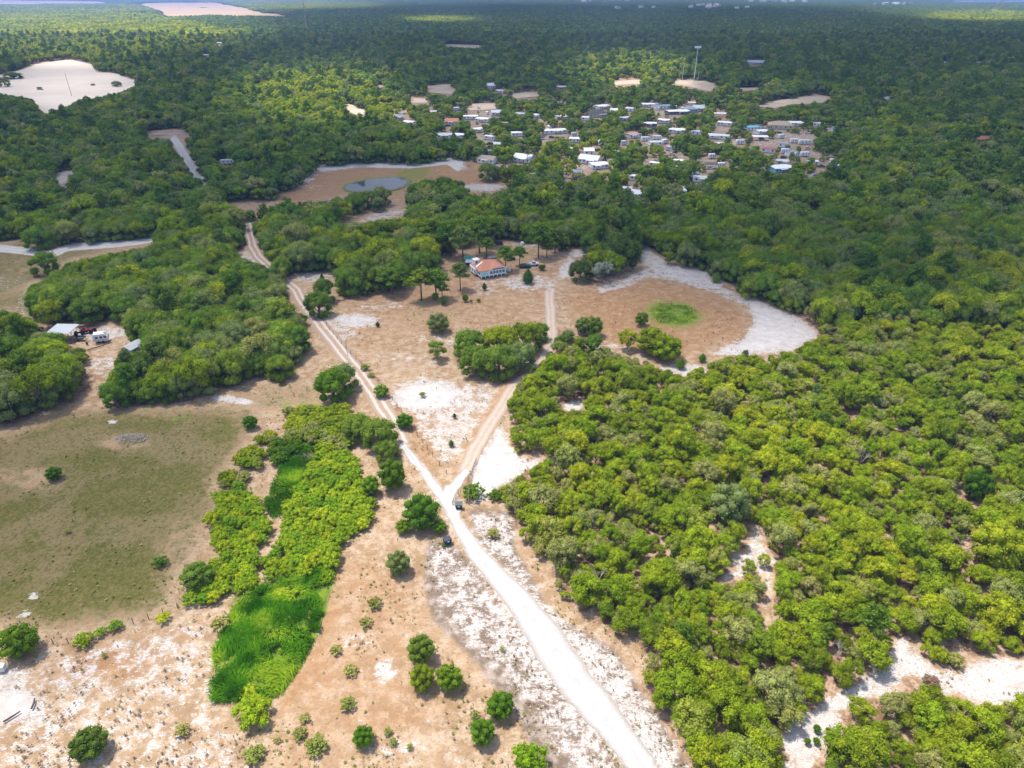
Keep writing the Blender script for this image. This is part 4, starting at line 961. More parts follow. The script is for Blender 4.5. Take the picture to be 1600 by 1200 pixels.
for (y0,y1,sp,lod) in ((48,330,3.2,0),(330,760,6.6,1),(760,2000,8.5,2)):
    x,y=grid(y0,y1,sp); N_=len(x); zr=zone_right(x,y)
    keep=np.where(zr,rng.random(N_)<.93,rng.random(N_)<(.55 if lod==0 else .95)); x,y,zr=x[keep],y[keep],zr[keep]; N_=len(x)
    sz=rng.random(N_)
    R=np.where(zr,1.5+2.1*sz**1.8,3.0+3.2*sz) if lod==0 else np.where(zr,2.3+2*sz,3.6+3.0*sz) if lod==1 else 4.2+3.4*sz
    hs=.85+.4*rng.random(N_)
    kd=np.where(zr,0,1)
    kd=np.where((~zr)&(rng.random(N_)<.22),0,kd); pk=rng.random(N_)<np.where(zr,.006,.03 if lod<1 else .10); kd=np.where(pk,2,kd)
    kd=np.where(zr&(rng.random(N_)<.035),3,kd)
    pu,pv,_=PX(x,y,3.); sunpatch=np.zeros(N_,bool)
    for (a,b,c,d) in SUN_PATCHES: sunpatch|=((pu-a)/c)**2+((pv-b)/d)**2<1
    kd=np.where(sunpatch&(lod>0)&(kd<=1)&(rng.random(N_)<.7),4,kd)
    Hm=np.array([1.95,1.55,3.4,1.8,1.95])[kd]; R=np.where(kd==2,R*.62,R); R=np.where(kd==4,R*.85,R)
    u,v,_=PX(x,y,0)
    ok=np.zeros(N_,bool)
    for k in (1,.72,.5):
        Rk=R*k; b=~covered(x,y,Rk,Rk*Hm*hs)&clear_of_hand(x,y,Rk); new=b&~ok; R=np.where(new,Rk,R); ok|=b
    # village is thinner so that its yards and roofs show
    uv_=raster(VILL); inv=uv_[np.clip(v,0,1199).astype(int),np.clip(u,0,1599).astype(int)]&(u>0)&(u<1600)
    R=np.where(inv,R*.74,R); ok&=~(inv&(rng.random(N_)<.15))
    T_all.append(np.stack([x[ok],y[ok],R[ok],hs[ok],kd[ok],np.full(ok.sum(),lod),zr[ok]],1))
x,y=grid(48,330,4.6); zr=zone_right(x,y); x,y=x[zr],y[zr]; n_=len(x); R=.9+.9*rng.random(n_); hs=.6+.3*rng.random(n_); ok=~covered(x,y,R,R*1.6)&clear_of_hand(x,y,R)
T_all.append(np.stack([x[ok],y[ok],R[ok],hs[ok],np.where(rng.random(ok.sum())<.07,3,0),np.zeros(ok.sum()),np.ones(ok.sum())],1))
T=np.concatenate(T_all)
u,v,fw=PX(T[:,0],T[:,1],2.); T[:,2]=np.where(T[:,2]<.9,.9,T[:,2])
inframe=(u>-15)&(u<1615)&(v>0)&(v<1230)
score=np.where(inframe&(T[:,4]<=1),T[:,2]/fw,-1); order=np.argsort(-score)[:292]
ind=np.zeros(len(T),bool); ind[order]=True
def region_label(u,v,zr,sz):
    if u<480 and v>440 and v<700 and u<160: return ("dark green oak in the clump at the left edge beside the yard",'oaks of the left edge clump')
    if u<490 and v>380 and v>545: return ("green oak at the pasture edge of the left wood",'oaks at the pasture edge of the left wood')
    if 390<u<490 and v>380: return ("green oak on the track side of the left wood",'oaks on the track side of the left wood')
    if u<490 and 380<v<440: return ('green oak at the back of the left wood toward the white lane','oaks at the back of the left wood')
    if u<490 and v>380: return ("green oak in the middle of the wood left of the track",'oaks of the wood left of the track')
    if u<760 and v<480: return ("dark green oak in the wood behind the blue house",'oaks of the wood behind the house')
    if v>1080 and u>1230: return ("olive scrub oak below the lower sand track, bottom right",'scrub oaks below the lower sand track')
    if v>900 and u<1230: return ("bright scrub oak at the lower roadside edge of the wood",'scrub oaks at the lower roadside edge')
    if v>900: return ("olive scrub oak between forked track and right picture edge",'scrub oaks right of the forked sand track')
    if v>720 and u<1150: return ("scrub oak in the right wood near the road's middle",'scrub oaks beside the middle of the road')
    if v>720: return ('yellow green scrub oak in the right wood far from the road','scrub oaks in the right wood away from the road')
    if u<1000: return ('green scrub oak in the wood around the small white clearing','scrub oaks around the small white clearing')
    if u>1300: return ("yellow green scrub oak at the right edge, level with the sand rim",'scrub oaks at the far right of the wood')
    return ("yellow green scrub oak just below the white sand rim",'scrub oaks below the white sand rim')
for i in np.where(ind)[0]:
    x_,y_,R_,hs_,k_,_,zr_=T[i]; lb,gp=region_label(u[i],v[i],zr_,R_)
    szw='broad' if R_>(2.9 if zr_ else 5.) else 'small' if R_<(2.1 if zr_ else 3.8) else 'middling'; tw='tall ' if hs_>1.1 else 'low ' if hs_<.95 else ''
    lb=szw+' '+tw+lb
    (K_SCRUB if k_==0 else K_LIVE).place(x_,y_,R_,hs_,lb,gp)
R_=T[~ind]
kn=['scrub','live','pine','dead','sunpatch']; ids=np.empty(len(R_),int)
for i,row in enumerate(R_):
    k=kn[int(row[4])]; l=int(row[5]); 
    if k=='pine': l=0 if l==0 else 1
    if k=='dead': l=0
    a=ID[k,l]; ids[i]=a[rng.integers(len(a))]
an_=rng.uniform(.82,1.18,len(R_)); sc_=np.stack([R_[:,2]*an_,R_[:,2]/an_,R_[:,2]*R_[:,3]],1); pts=np.stack([R_[:,0],R_[:,1],0*R_[:,0]],1)
# far wood in patches
pp=[]
for (y0,y1,L) in ((1960,4000,52),(4000,8000,75),(8000,15500,120)):
    x,y=grid(y0,y1,L); H=np.full(len(x),8.*(L/60)**.3); bad=covered(x,y,np.full(len(x),L*.45),H); x,y=x[~bad],y[~bad]
    lk=(lambda uu,vv:(uu>1478)&(vv<5.8)); uu,vv,_=PX(x,y,4); q=~lk(uu,vv); x,y=x[q],y[q]
    pp.append(np.stack([x,y,np.full(len(x),L/60*1.1)],1))
pp=np.concatenate(pp); a=ID['patch',3]
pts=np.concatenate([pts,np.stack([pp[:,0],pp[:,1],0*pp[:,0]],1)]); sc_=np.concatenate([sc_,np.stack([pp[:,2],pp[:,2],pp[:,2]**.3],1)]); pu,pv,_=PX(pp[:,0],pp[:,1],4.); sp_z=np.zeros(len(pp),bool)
for (e_,b_,c_,d_) in SUN_PATCHES: sp_z|=((pu-e_)/c_)**2+((pv-b_)/d_)**2<1
ids=np.concatenate([ids,np.where(sp_z&(rng.random(len(pp))<.75),np.array(ID['sunpatch',3])[rng.integers(2,size=len(pp))],np.array(a)[rng.integers(len(a),size=len(pp))])])
scatter('woodland',pts,rng.random(len(pts))*6.28,sc_,ids,PC,'dense green oak and pine woodland stretching to the horizon','woodland')
print('trees',len(pts),'individual',ind.sum(),'bushes',nb)

# ------------------------------------------------------------ grass, tufts
def blades(name,poly_px,n,hgt,wid,mat,label,cat,clump=True):
    q=np.array([G(u,v)[:2] for u,v in poly_px]); lo,hi=q.min(0),q.max(0); r=np.random.default_rng(9); X=r.uniform(lo[0],hi[0],n*3); Y=r.uniform(lo[1],hi[1],n*3)
    uu,vv,_=PX(X,Y,0); m_=blur(raster(poly_px),2)[np.clip(vv,0,1199).astype(int),np.clip(uu,0,1599).astype(int)]
    k=(m_>r.random(n*3)*.9+.05)&(vnoise(X+400,Y+400,1.7,11)>.30*r.random(n*3)+.12)&(vnoise(X+450,Y+430,5.,17)>.13+.1*r.random(n*3)); X,Y=X[k][:n],Y[k][:n]; n=len(X)
    a=vnoise(X+500,Y+500,4.5,12)*7+r.normal(0,.5,n); h=hgt*(.5+r.random(n))*(.6+.8*vnoise(X+400,Y+400,2.4,13)); L=h*.9
    d=np.stack([np.cos(a),np.sin(a),0*a],1); s=np.stack([-np.sin(a),np.cos(a),0*a],1)*wid*(.6+.8*r.random(n))[:,None]
    p=np.stack([X,Y,-.05+0*X],1); mid=p+d*L[:,None]*.4+np.array([0,0,1])*h[:,None]*.75; tip=p+d*L[:,None]+np.array([0,0,1])*h[:,None]*.8
    V=np.stack([p-s,p+s,mid+s,mid-s,tip],1).reshape(-1,3); b=np.arange(n)[:,None]*5
    F4=b+np.array([0,1,2,3]); F3=b+np.array([3,2,4]); tn=np.clip(vnoise(X+300,Y+300,3.,14)*1.3-.15+r.normal(0,.12,n),0,1)
    me=mesh_np(name,V,[F4,F3],[mat],None,np.repeat(tn,5)); return tag(link(name,me),label,cat,None,'stuff')
blades('marsh_grass',[(332,1098),(335,1030),(347,985),(375,935),(400,915),(440,900),(526,882),(517,930),(500,985),(470,1045),(440,1086),(400,1098),(370,1096)],13000,1.0,.055,M_GRASS,'bright green tall grass filling the wet hollow','grass')
blades('marsh_grass',[(470,668),(522,662),(528,690),(478,738),(458,788),(428,812),(412,785),(430,745)],9000,.6,.08,M_GRASS,'bright green grass between the bushes at the head of the hollow','grass')
blades('hollow_grass',[(1015,485),(1035,474),(1065,474),(1090,486),(1088,498),(1060,506),(1030,503)],2200,.25,.09,M_GRASS,'bright green grass in the round hollow of the right meadow','grass')
# weed tuft prototype meshes
def tuft(seed,n=70,mat=M_WEED):
    r=np.random.default_rng(seed); a=r.random(n)*6.28; b=.25+.75*r.random(n); p=np.stack([r.normal(0,.25,n),r.normal(0,.25,n),0*a],1)
    d=np.stack([np.cos(a)*b,np.sin(a)*b,1-.4*b],1)*(.5+.5*r.random(n))[:,None]; s=np.stack([-np.sin(a),np.cos(a),0*a],1)*.07
    V=np.stack([p-s,p+s,p+d*.6+s*1.6,p+d*.6-s*1.6,p+d],1).reshape(-1,3); q=np.arange(n)[:,None]*5
    return mesh_np('tuft',V,[q+np.array([0,1,2,3]),q+np.array([3,2,4])],[mat],None,np.repeat(r.random(n),5))
TC=bpy.data.collections.new('tuft_kinds')
M_STRAW=foliage('straw_blades',(.22,.17,.07),(.33,.25,.12),(.42,.32,.18),(.2,.2,.06),.3,.15,False)
M_TWIG=foliage('dead_twigs',(.12,.085,.06),(.18,.13,.09),(.25,.18,.12),(.1,.09,.05),.2,0,False)
for i in range(6): TC.objects.link(bpy.data.objects.new('tuft_kind_%02d'%i,tuft(i,26 if i>1 else 40,(M_WEED,M_WEED,M_STRAW,M_STRAW,M_TWIG,M_TWIG)[i])))
n=60000; Y=60+240*rng.random(n)**1.3; X=rng.uniform(-1,1,n)*(Y*.9+20); uu,vv,_=PX(X,Y,0)
k=(uu>-60)&(uu<1660)&(vv<1260); X,Y,uu,vv=X[k],Y[k],uu[k],vv[k]
ui,vi=np.clip(uu,0,1599).astype(int),np.clip(vv,0,1199).astype(int)
pr=np.where(sand[vi,ui]>.9,.02,np.where(litter[vi,ui]>.5,.25,np.where(olive[vi,ui]>.5,.28,.46)))*(roadm[vi,ui]<.3)*np.clip((vnoise(X+500,Y+500,6,21)-.30)*3,0.05,1)
k=rng.random(len(X))<pr; X,Y,ui,vi=X[k],Y[k],ui[k],vi[k]; s=.12+.30*rng.random(len(X))**2.2
tid=np.where(sand[vi,ui]>.35,rng.choice([2,3,4,5,5,4],len(X)),np.where(olive[vi,ui]>.4,rng.choice([0,1,2],len(X)),np.where(litter[vi,ui]>.5,rng.choice([1,4,5],len(X)),rng.choice([0,1,2,3,4],len(X)))))
scatter('weed_tufts',np.stack([X,Y,np.full(len(X),-.1)],1),rng.random(len(X))*6.28,np.stack([s,s,s*.8],1),tid,TC,'dry weed tufts and twigs scattered over the bare sandy ground','weeds')
print('tufts',len(X))
K_WEED=Kind('weed_clump','weeds',[make_crown('bush',900+i,420,.13,M_WEED) for i in range(3)],None,'foliage')
wl=[(525,1015,22,'by the right edge of the bright grass'),(548,1048,26,'below the bright grass at its lower right'),(543,1100,28,'left of the small lone dark green tree'),(586,943,26,'left of the speckled sand under the lone dark tree'),(572,972,24,'second below the lone dark tree'),(432,1155,14,'small, near the bottom edge below the marsh'),(284,1140,26,'right of the lone feathery tree'),(398,1180,38,'at the bottom edge below the marsh'),(468,1148,26,'left one of the dry group at the bottom'),(495,1165,40,'widest of the dry group at the bottom'),(476,1122,20,'topmost of the dry group at the bottom'),(606,1142,16,'right of the small lone tree'),(614,1158,16,'second right of the small lone tree'),(162,1022,10,'tiny, above the lone feathery tree'),(742,1116,18,'behind the pair of trees at the bottom'),(345,975,34,'at the upper left corner of the marsh grass'),(130,1002,34,'on the fence line, leftmost'),(157,987,22,'on the fence line, second'),(180,978,26,'on the fence line, third'),(255,965,26,'at the fence end below the dense dark bush'),(300,935,34,'directly under the dense dark bush'),(250,878,28,'spiky and bright, alone at the field corner'),(105,828,12,'small, in the middle of the olive pasture'),(570,575,18,'beside the track post'),(580,586,14,'just below the one by the track post'),(660,616,12,'inside the round white sand patch'),(785,1012,10,'tiny, on the sand left of the road'),(350,1020,12,'at the left edge of the marsh'),(640,1165,12,'between the small lone tree and the tree pair'),(205,600,14,'under the left wood'),(770,833,22,'right of the road below the dark bins'),(740,772,40,'green, around the utility pole'),(775,775,30,'green, right of the utility pole')]
for (uu_,vv_,w_,lb) in wl:
    p=G(uu_,vv_,.5); fw_=p[1]*CP+(CAMH)*SP; K_WEED.place(p[0],p[1],w_/2/F*fw_,random.uniform(.6,.9),('green bushy clump ' if lb.startswith('green') else 'weed clump ')+lb.replace('green, ',''),mat=(M_GREEN if lb.startswith('green') or 'spiky' in lb else M_BUSH if vv_<1010 and vv_>930 and uu_<310 else None))
for (uu_,vv_,w_) in ((388,1078,30),(420,1062,26),(452,1046,22),(470,1008,26),(437,985,20),(412,955,24),(440,925,28),(465,905,26),(372,985,20),(360,1048,18)):
    p=G(uu_,vv_,.6); fw_=p[1]*CP+CAMH*SP; K_BUSH.place(p[0],p[1],w_/2/F*fw_,.55,'low leafy clump growing among the bright marsh grass','leafy clumps in the marsh grass',mat=M_GREEN if uu_%2 else None)
# brush pile and debris
def heap(name,u_,v_,w_,mat,label,cat,n=60,h=.8):
    r=np.random.default_rng(int(u_)); p=G(u_,v_,.3); fw_=p[1]*CP+CAMH*SP; R=w_/2/F*fw_; mb=MB()
    for i in range(n):
        a=r.random()*6.28; q=sqrt(r.random())*R; c=np.array([q*cos(a),q*sin(a)*.5,.1+h*(1-q/R)*r.random()]); d=unit(r.normal(size=3)*[1,1,.25]); L=.5+1.1*r.random(); mb.cyl(c-d*L/2,c+d*L/2,.05+.05*r.random(),.03,4)
    o=mb.obj(name,mat,None,(p[0],p[1],0)); return tag(o,label,cat)
heap('brush_pile',205,684,54,M_DEAD,'grey brown pile of cut brush in the olive pasture','brush pile',150,1.2)
heap('brush_pile',478,712,34,plain('dry_thatch',(.36,.26,.20),.9),'pinkish grey heap of dead brush at the head of the hollow','brush pile',90,.8)
for (a_,b_,c_,d_,lb) in ((5,1128,32,1111,'dark log lying along the burnt sand patch at the left edge'),(49,1107,54,1091,'short dark log right of the burnt sand patch'),(136,547,176,535,'dark trunk added for a shadow line in the left yard'),(529,470,548,466,'fallen trunk beside the wood left of the lawn')):  # left-yard log is a dark stand-in for a low shadow line
    p,q=G(a_,b_,.15),G(c_,d_,.15); mb=MB(); m_=(p+q)/2+np.array([.1,.1,0]); mb.tube([p,m_,q],[.16,.15,.10],7); tag(mb.obj('log',P((.09,.06,.045),.9)),lb,'log')

# ------------------------------------------------------------ BUILDINGS AND VEHICLES
RC={'white':(.80,.80,.80),'pale':(.55,.60,.62),'slate':(.25,.30,.36),'char':(.07,.075,.085),'terra':(.50,.21,.11),'tan':(.40,.31,.23),'rose':(.45,.29,.25),'turq':(.13,.50,.62),'rust':(.22,.11,.08),'red':(.38,.12,.14),'green':(.10,.42,.26),'grey':(.42,.44,.46)}
M_GLASS=plain('window_glass',(.05,.06,.075),.15,0,.1); M_TRIM=P((.78,.78,.76),.6); M_TYRE=P((.025,.025,.025),.9)
def gable_mb(mb,L,Wd,z,h,ov=.35,th=.14):
    x=L/2+ov; y=Wd/2+ov; d=ov*h/(Wd/2)
    a=[(-x,-y,z-d),(-x,0,z+h),(-x,y,z-d),(-x,y-.0,z-d-th),(-x,0,z+h-th),(-x,-y,z-d-th)]
    V=a+[(-q[0],q[1],q[2]) for q in a]; mb.add(V,[(0,1,4,5),(1,2,3,4),(6,11,10,7),(7,10,9,8),(0,6,7,1),(1,7,8,2),(5,4,10,11),(4,3,9,10),(0,5,11,6),(2,8,9,3)]); return mb
def hip_mb(mb,L,Wd,z,h,ov=.45,th=.12):
    x=L/2+ov; y=Wd/2+ov; r=max(.2,(L-Wd)/2)
    V=[(-x,-y,z),(x,-y,z),(x,y,z),(-x,y,z),(-r,0,z+h),(r,0,z+h),(-x,-y,z-th),(x,-y,z-th),(x,y,z-th),(-x,y,z-th)]
    return mb.add(V,[(0,1,5,4),(1,2,5),(2,3,4,5),(3,0,4),(0,6,7,1),(1,7,8,2),(2,8,9,3),(3,9,6,0),(6,9,8,7)])
def building(u_,v_,w_,rt,rz,ty,roof,wall,label,hgt=None):
    hgt=hgt or {'mobile':2.9,'gable':3.1,'hip':3.2}[ty]
    if ty=='mobile' and abs(rz)<.3: rz+=random.uniform(-.55,.55)
    if v_<320: w_*=1.25
    if v_<320 and ty=='mobile': rt*=.80
    p=G(u_,v_,hgt*.7); fw_=p[1]*CP+(CAMH-hgt*.7)*SP; L=max(3.5,w_/F*fw_/(abs(cos(rz))+abs(sin(rz))/rt)); Wd=min(L/rt,11)
    if p[1]>1500: hgt*=1.5
    rz=rz+p[0]/(-p[1])*0
    name={'mobile':'mobile_home','gable':'house','hip':'house'}[ty]
    e=empty(name,(p[0],p[1],-.05),rz,label,'mobile home' if ty=='mobile' else 'house')
    wc={'white':(.74,.74,.73),'pale':(.55,.57,.58),'tan':(.55,.46,.34),'char':(.12,.12,.13),'slate':(.30,.36,.42),'turq':(.20,.5,.58)}[wall]
    mw=P(wc,.7); mb=MB(); mb.box(-L/2,L/2,-Wd/2,Wd/2,.35,hgt)
    if ty=='gable':
        hr=Wd*.24; mb.add([(-L/2,-Wd/2,hgt),(-L/2,Wd/2,hgt),(-L/2,0,hgt+hr*.97)],[(0,1,2)]); mb.add([(L/2,-Wd/2,hgt),(L/2,0,hgt+hr*.97),(L/2,Wd/2,hgt)],[(0,1,2)])
    mb.obj('wall',mw,e); MB().box(-L/2+.08,L/2-.08,-Wd/2+.08,Wd/2-.08,-.3,.35).obj('skirting',P((.35,.35,.34),.8),e)
    rm=P(RC[roof],.5 if roof in('white','pale') else .8)
    rb=MB()
    if ty=='mobile': gable_mb(rb,L,Wd,hgt+.02,.45 if Wd>3 else .3,.25)
    elif ty=='gable': gable_mb(rb,L,Wd,hgt+.02,Wd*.24,.4)
    else: hip_mb(rb,L,Wd,hgt+.02,Wd*.25)
    rb.obj('roof',rm,e)
    nw=max(2,min(5,int(L/2.6)))
    for s in (-1,1):
        for i in range(nw):
            x=-L/2+L*(i+.5)/nw
            if s==-1 and i==nw//2:
                MB().box(x-.45,x+.45,s*Wd/2-.05,s*Wd/2+.0+.02,.36,2.35).obj('door',P((.32,.22,.17) if random.random()<.5 else (.6,.6,.62),.6),e)
            else:
                MB().box(x-.55,x+.55,s*Wd/2-.04,s*Wd/2+.04,1.3,2.35).obj('window',M_GLASS,e)
    if L>7 and random.random()<.7:
        x=random.uniform(-.2,.2)*L; mb=MB(); mb.box(x-L*.2,x+L*.2,-Wd/2-2.2,-Wd/2-.03,hgt-.35,hgt-.25)
        for k in (-1,1): mb.box(x+k*L*.19-.06,x+k*L*.19+.06,-Wd/2-2.15,-Wd/2-2.0,-.2,hgt-.36)
        mb.obj('porch',M_TRIM,e)
    return e
for h in exec_houses: building(*h)
def wheelset(e,L,W_,r=.33,xs_=(-.33,.33)):
    for sx in xs_:
        for sy in (-1,1):
            MB().cyl((sx*L,sy*W_/2-.1*sy,r),(sx*L,sy*W_/2+.06*sy,r),r,None,12).obj('wheel',M_TYRE,e)
def camper(u_,v_,w_,rz,label,cat='camper',col=(.78,.78,.78)):
    p=G(u_,v_,1.4); fw_=p[1]*CP+(CAMH)*SP; L=max(4.5,min(13,w_/F*fw_/(abs(cos(rz))+.35*abs(sin(rz))))); W_=2.5; H=3.1
    e=empty('camper',(p[0],p[1],-.05),rz,label,cat); mb=MB()
    prof=[(-L/2,.55),(L/2-.2,.55),(L/2,1.1),(L/2-.15,2.0),(L/2-.9,H-.1),(L/2-1.3,H),(-L/2+.3,H),(-L/2,H-.4)]
    mb.loft([[(x,-W_/2,z) for x,z in prof],[(x,W_/2,z) for x,z in prof]]); mb.obj('body',P(col,.35),e)
    MB().box(-L/2+.05,L/2-.5,-W_/2-.02,-W_/2+.05,1.0,1.2).obj('stripe',P((.25,.30,.38),.5),e)
    for sy in (-1,1):
        for x in (-.25,.05,.3): MB().box(x*L-.4,x*L+.4,sy*W_/2-.03,sy*W_/2+.03,1.6,2.3).obj('window',M_GLASS,e)
    MB().box(.42*L-.02-1,.42*L-.3,-.35,.35,H,H+.25).obj('roof_unit',P((.6,.6,.6)),e)
    wheelset(e,L,W_,.38,(-.2,.12)); return e
for h in RVS: camper(*h)
def car(x,y,rz,label,col,pickup=False,cat='car',L=4.6):
    e=empty('parked_car',(x,y,-.03),rz,label,cat); W_=1.85; k=L/4.6; mb=MB()
    lo=[(-2.3,.35),(2.25,.35),(2.3,.7),(2.2,.88),(1.1,1.0),(-2.2,1.02),(-2.3,.8)]
    mb.loft([[(a*k,-W_/2,b*.93) for a,b in lo],[(a*k,-W_/2*.97,b) for a,b in lo],[(a*k,W_/2*.97,b) for a,b in lo],[(a*k,W_/2,b*.93) for a,b in lo]]); mb.obj('body',P(col,.25,.1),e)
    cb=[(-2.0,1.0),(1.0,1.0),(.35,1.58),(-1.5,1.62)] if not pickup else [(-.4,1.0),(1.1,1.0),(.6,1.62),(-.3,1.64)]
    MB().loft([[(a*k,-W_/2*.92,b) if b<1.2 else (a*k,-W_/2*.76,b) for a,b in cb],[(a*k,W_/2*.92,b) if b<1.2 else (a*k,W_/2*.76,b) for a,b in cb]]).obj('windows',M_GLASS,e)
    tp=[q for q in cb if q[1]>1.2]; MB().box(tp[1][0]*k+.05,tp[0][0]*k-.05,-W_*.38,W_*.38,1.625,1.68).obj('roof',P(col,.25,.1),e)
    wheelset(e,L,W_,.34,(-.31,.31))
    for s in (-1,1): MB().box(2.24*k,2.33*k,s*.7-.2,s*.7+.2,.62,.80).obj('headlight',P((.8,.8,.8),.2),e)
    return e
CC={'dark':(.04,.042,.05),'white':(.75,.75,.75)}
for (a,b,c,d,co,lb) in CARSV:
    p=G(a,b,.8); car(p[0],p[1],d,lb,CC[co],'pickup' in lb or 'truck' in lb,L=5.2 if 'pickup' in lb or 'truck' in lb else 4.6)
def canopy(u_,v_,w_,col,label,z=2.8,wd=6.,rz=-.08,slope=.3,frame=(.2,.2,.2)):
    p=G(u_,v_,z); fw_=p[1]*CP+(CAMH)*SP; L=w_/F*fw_; e=empty('canopy',(p[0],p[1],0),rz,label,'canopy'); mb=MB()
    V=[(-L/2,-wd/2,z),(L/2,-wd/2,z),(L/2,wd/2,z+slope),(-L/2,wd/2,z+slope)]; mb.add(V+[(a,b,c+.1) for a,b,c in V],[(3,2,1,0),(4,5,6,7),(0,1,5,4),(1,2,6,5),(2,3,7,6),(3,0,4,7)]); mb.obj('roof_sheet',P(RC[col],.45),e)
    for sx in (-1,0,1):
        for sy in (-1,1): MB().box(sx*(L/2-.2)-.07,sx*(L/2-.2)+.07,sy*(wd/2-.2)-.07,sy*(wd/2-.2)+.07,-.2,z-.01).obj('post',P(frame,.7),e)
    return e
for h in CANOPIES: canopy(*h)

# ---- the white house with the terracotta roof
A_,B_,C_=G(750,436),G(792.6,429),G(733,423)
ex=(B_-A_)[:2]; Lf=np.linalg.norm(ex); ang=atan2(ex[1],ex[0]); ctr=A_[:2]+ex/2; nrm=np.array([-sin(ang),cos(ang)]); D_=11.0; cen=ctr+nrm*D_/2
H0=empty('house',(cen[0],cen[1],0),ang,'light blue house with terracotta hip roof and a row of porch windows on the lawn','house')
L=Lf; M_BLUE=P((.70,.78,.82),.7); M_AQUA=P((.42,.68,.64),.7)
MB().box(-L/2,L/2,-D_/2,D_/2,.6,3.4).obj('wall',M_BLUE,H0)
MB().box(-L/2-.9,-L/2-.01,-1.5,D_/2-.5,.6,3.2).obj('side_wing',M_BLUE,H0)
MB().box(-L/2+.1,L/2-.1,-D_/2+.1,D_/2-.1,-.2,.6).obj('crawl_space',P((.08,.08,.10),.9),H0)
for i in range(7): MB().box(-L/2+.2+i*(L-.6)/6,-L/2+.55+i*(L-.6)/6,-D_/2-.03,-D_/2+.3,-.2,.59).obj('pier',M_TRIM,H0)
M_TERRA=plain('terracotta_roof',(.50,.215,.125),.8,0,.18,1.2)
rb=MB(); x0,x1,y0,y1=-L/2-.5,L/2+.5,-D_/2-.5,D_/2+.5; zr=3.42; hr=2.7
rb.add([(x0,y0,zr),(x1,y0,zr),(x1,y1,zr),(x0,y1,zr),(-1.2,0.8,zr+hr),(1.6,0.2,zr+hr),(x0,y0,zr-.14),(x1,y0,zr-.14),(x1,y1,zr-.14),(x0,y1,zr-.14)],[(0,1,5,4),(1,2,5),(2,3,4,5),(3,0,4),(0,6,7,1),(1,7,8,2),(2,8,9,3),(3,9,6,0),(6,9,8,7)])
rf=rb.obj('roof',M_TERRA,H0)
for k in range(9):   # standing seams on the front slope
    f=(k+.5)/9; MB().tube([(x0+(x1-x0)*f,y0+.02,zr+.03),(-1.2+2.8*f,.5,zr+hr+.02)],[.035,.035],4).obj('seam',M_TERRA,rf)
MB().tube([(-1.2,.8,zr+hr+.03),(1.6,.2,zr+hr+.03)],[.12,.12],5).obj('ridge_cap',M_TERRA,rf)
wb=MB(); wb.add([(x0+.3,-1.6,zr+.42),(x0+.3,-.3,zr+.45),(-2.6,.4,zr+2.2),(-2.9,-.3,zr+1.95)],[(0,3,2,1)]); wb.add([(x0+.3,-1.6,zr+.48),(x0+.3,-.3,zr+.51),(-2.6,.4,zr+2.26),(-2.9,-.3,zr+2.01)],[(0,1,2,3)]); wb.obj('white_roof_panel',M_TRIM,H0)
# front gable arch with white fascia
ga=MB(); n=12; gx0,gx1=-L*.17,L/2+.2
arc=[(gx0+(gx1-gx0)*i/n, zr-.15+1.5*sin(pi*i/n)**.8) for i in range(n+1)]
ga.loft([[(x,-D_/2-.62,z) for x,z in arc]+[(x,-D_/2-.62,z-.32) for x,z in arc[::-1]],[(x,-D_/2-.50,z) for x,z in arc]+[(x,-D_/2-.50,z-.32) for x,z in arc[::-1]]]); ga.obj('arched_fascia',M_TRIM,H0)
gi_=MB(); gi_.loft([[(x,-D_/2-.49,z-.02) for x,z in arc]+[(gx1,-D_/2-.49,zr-.3),(gx0,-D_/2-.49,zr-.3)],[(x,-D_/2+1.6,z-.02) for x,z in arc]+[(gx1,-D_/2+1.6,zr-.3),(gx0,-D_/2+1.6,zr-.3)]]); gi_.obj('porch_gable',M_BLUE,H0)
gt=MB(); 
for i in range(n):
    (a,b),(c,d)=arc[i],arc[i+1]; gt.add([(a,-D_/2-.7,b+.02),(c,-D_/2-.7,d+.02),(c,1.-abs(c)*.2,d+1.0),(a,1.-abs(a)*.2,b+1.0)],[(0,1,2,3)])
gt.obj('porch_roof',M_TERRA,H0)
MB().box(gx0+1.3,gx1-1.3,-D_/2-.70,-D_/2-.64,zr-.05,zr+.55).obj('gable_panel',P((.42,.16,.12),.8),H0)
for i in range(5):
    x=-L*.12+i*(L*.60)/5+.5; w_=MB().box(x-.5,x+.5,-D_/2-.05,-D_/2+.05,1.35,2.55).obj('window',M_GLASS,H0); MB().box(x-.6,x+.6,-D_/2-.03,-D_/2+.02,1.25,1.34).obj('sill',M_TRIM,w_); MB().box(x-.035,x+.035,-D_/2-.07,-D_/2-.051,1.36,2.54).obj('mullion',M_TRIM,w_)
MB().box(-L/2+.6,-L*.2,-D_/2-.04,-D_/2-.0+.02,.7,3.1).obj('aqua_panel',M_AQUA,H0)
for y in (-4.2,-2.6,-.9,1.4,3.6):
    x=-L/2-.0 if y<-1.5 else -L/2-.9
    w_=MB().box(x-.05,x+.05,y-.4,y+.4,1.4,2.5).obj('window',M_GLASS,H0); MB().box(x-.08,x-.051,y-.5,y+.5,1.28,1.39).obj('sill',M_TRIM,w_)
MB().box(-L/2+.3,-L/2+2.7,2.2,4.6,3.5,5.9).obj('dormer',M_TRIM,H0); MB().box(-L/2+.1,-L/2+2.9,2.0,4.8,5.91,6.05).obj('dormer_roof',M_TRIM,H0); MB().box(-L/2+.9,-L/2+1.7,2.14,2.25,4.5,5.4).obj('dormer_window',M_GLASS,H0)
for k in range(3): MB().box(L/2+.02,L/2+1.2-k*.35,-4.5,-3.0,-.1,.2+k*.2).obj('step',M_TRIM,H0)
H0.scale=(.93,.93,.90)
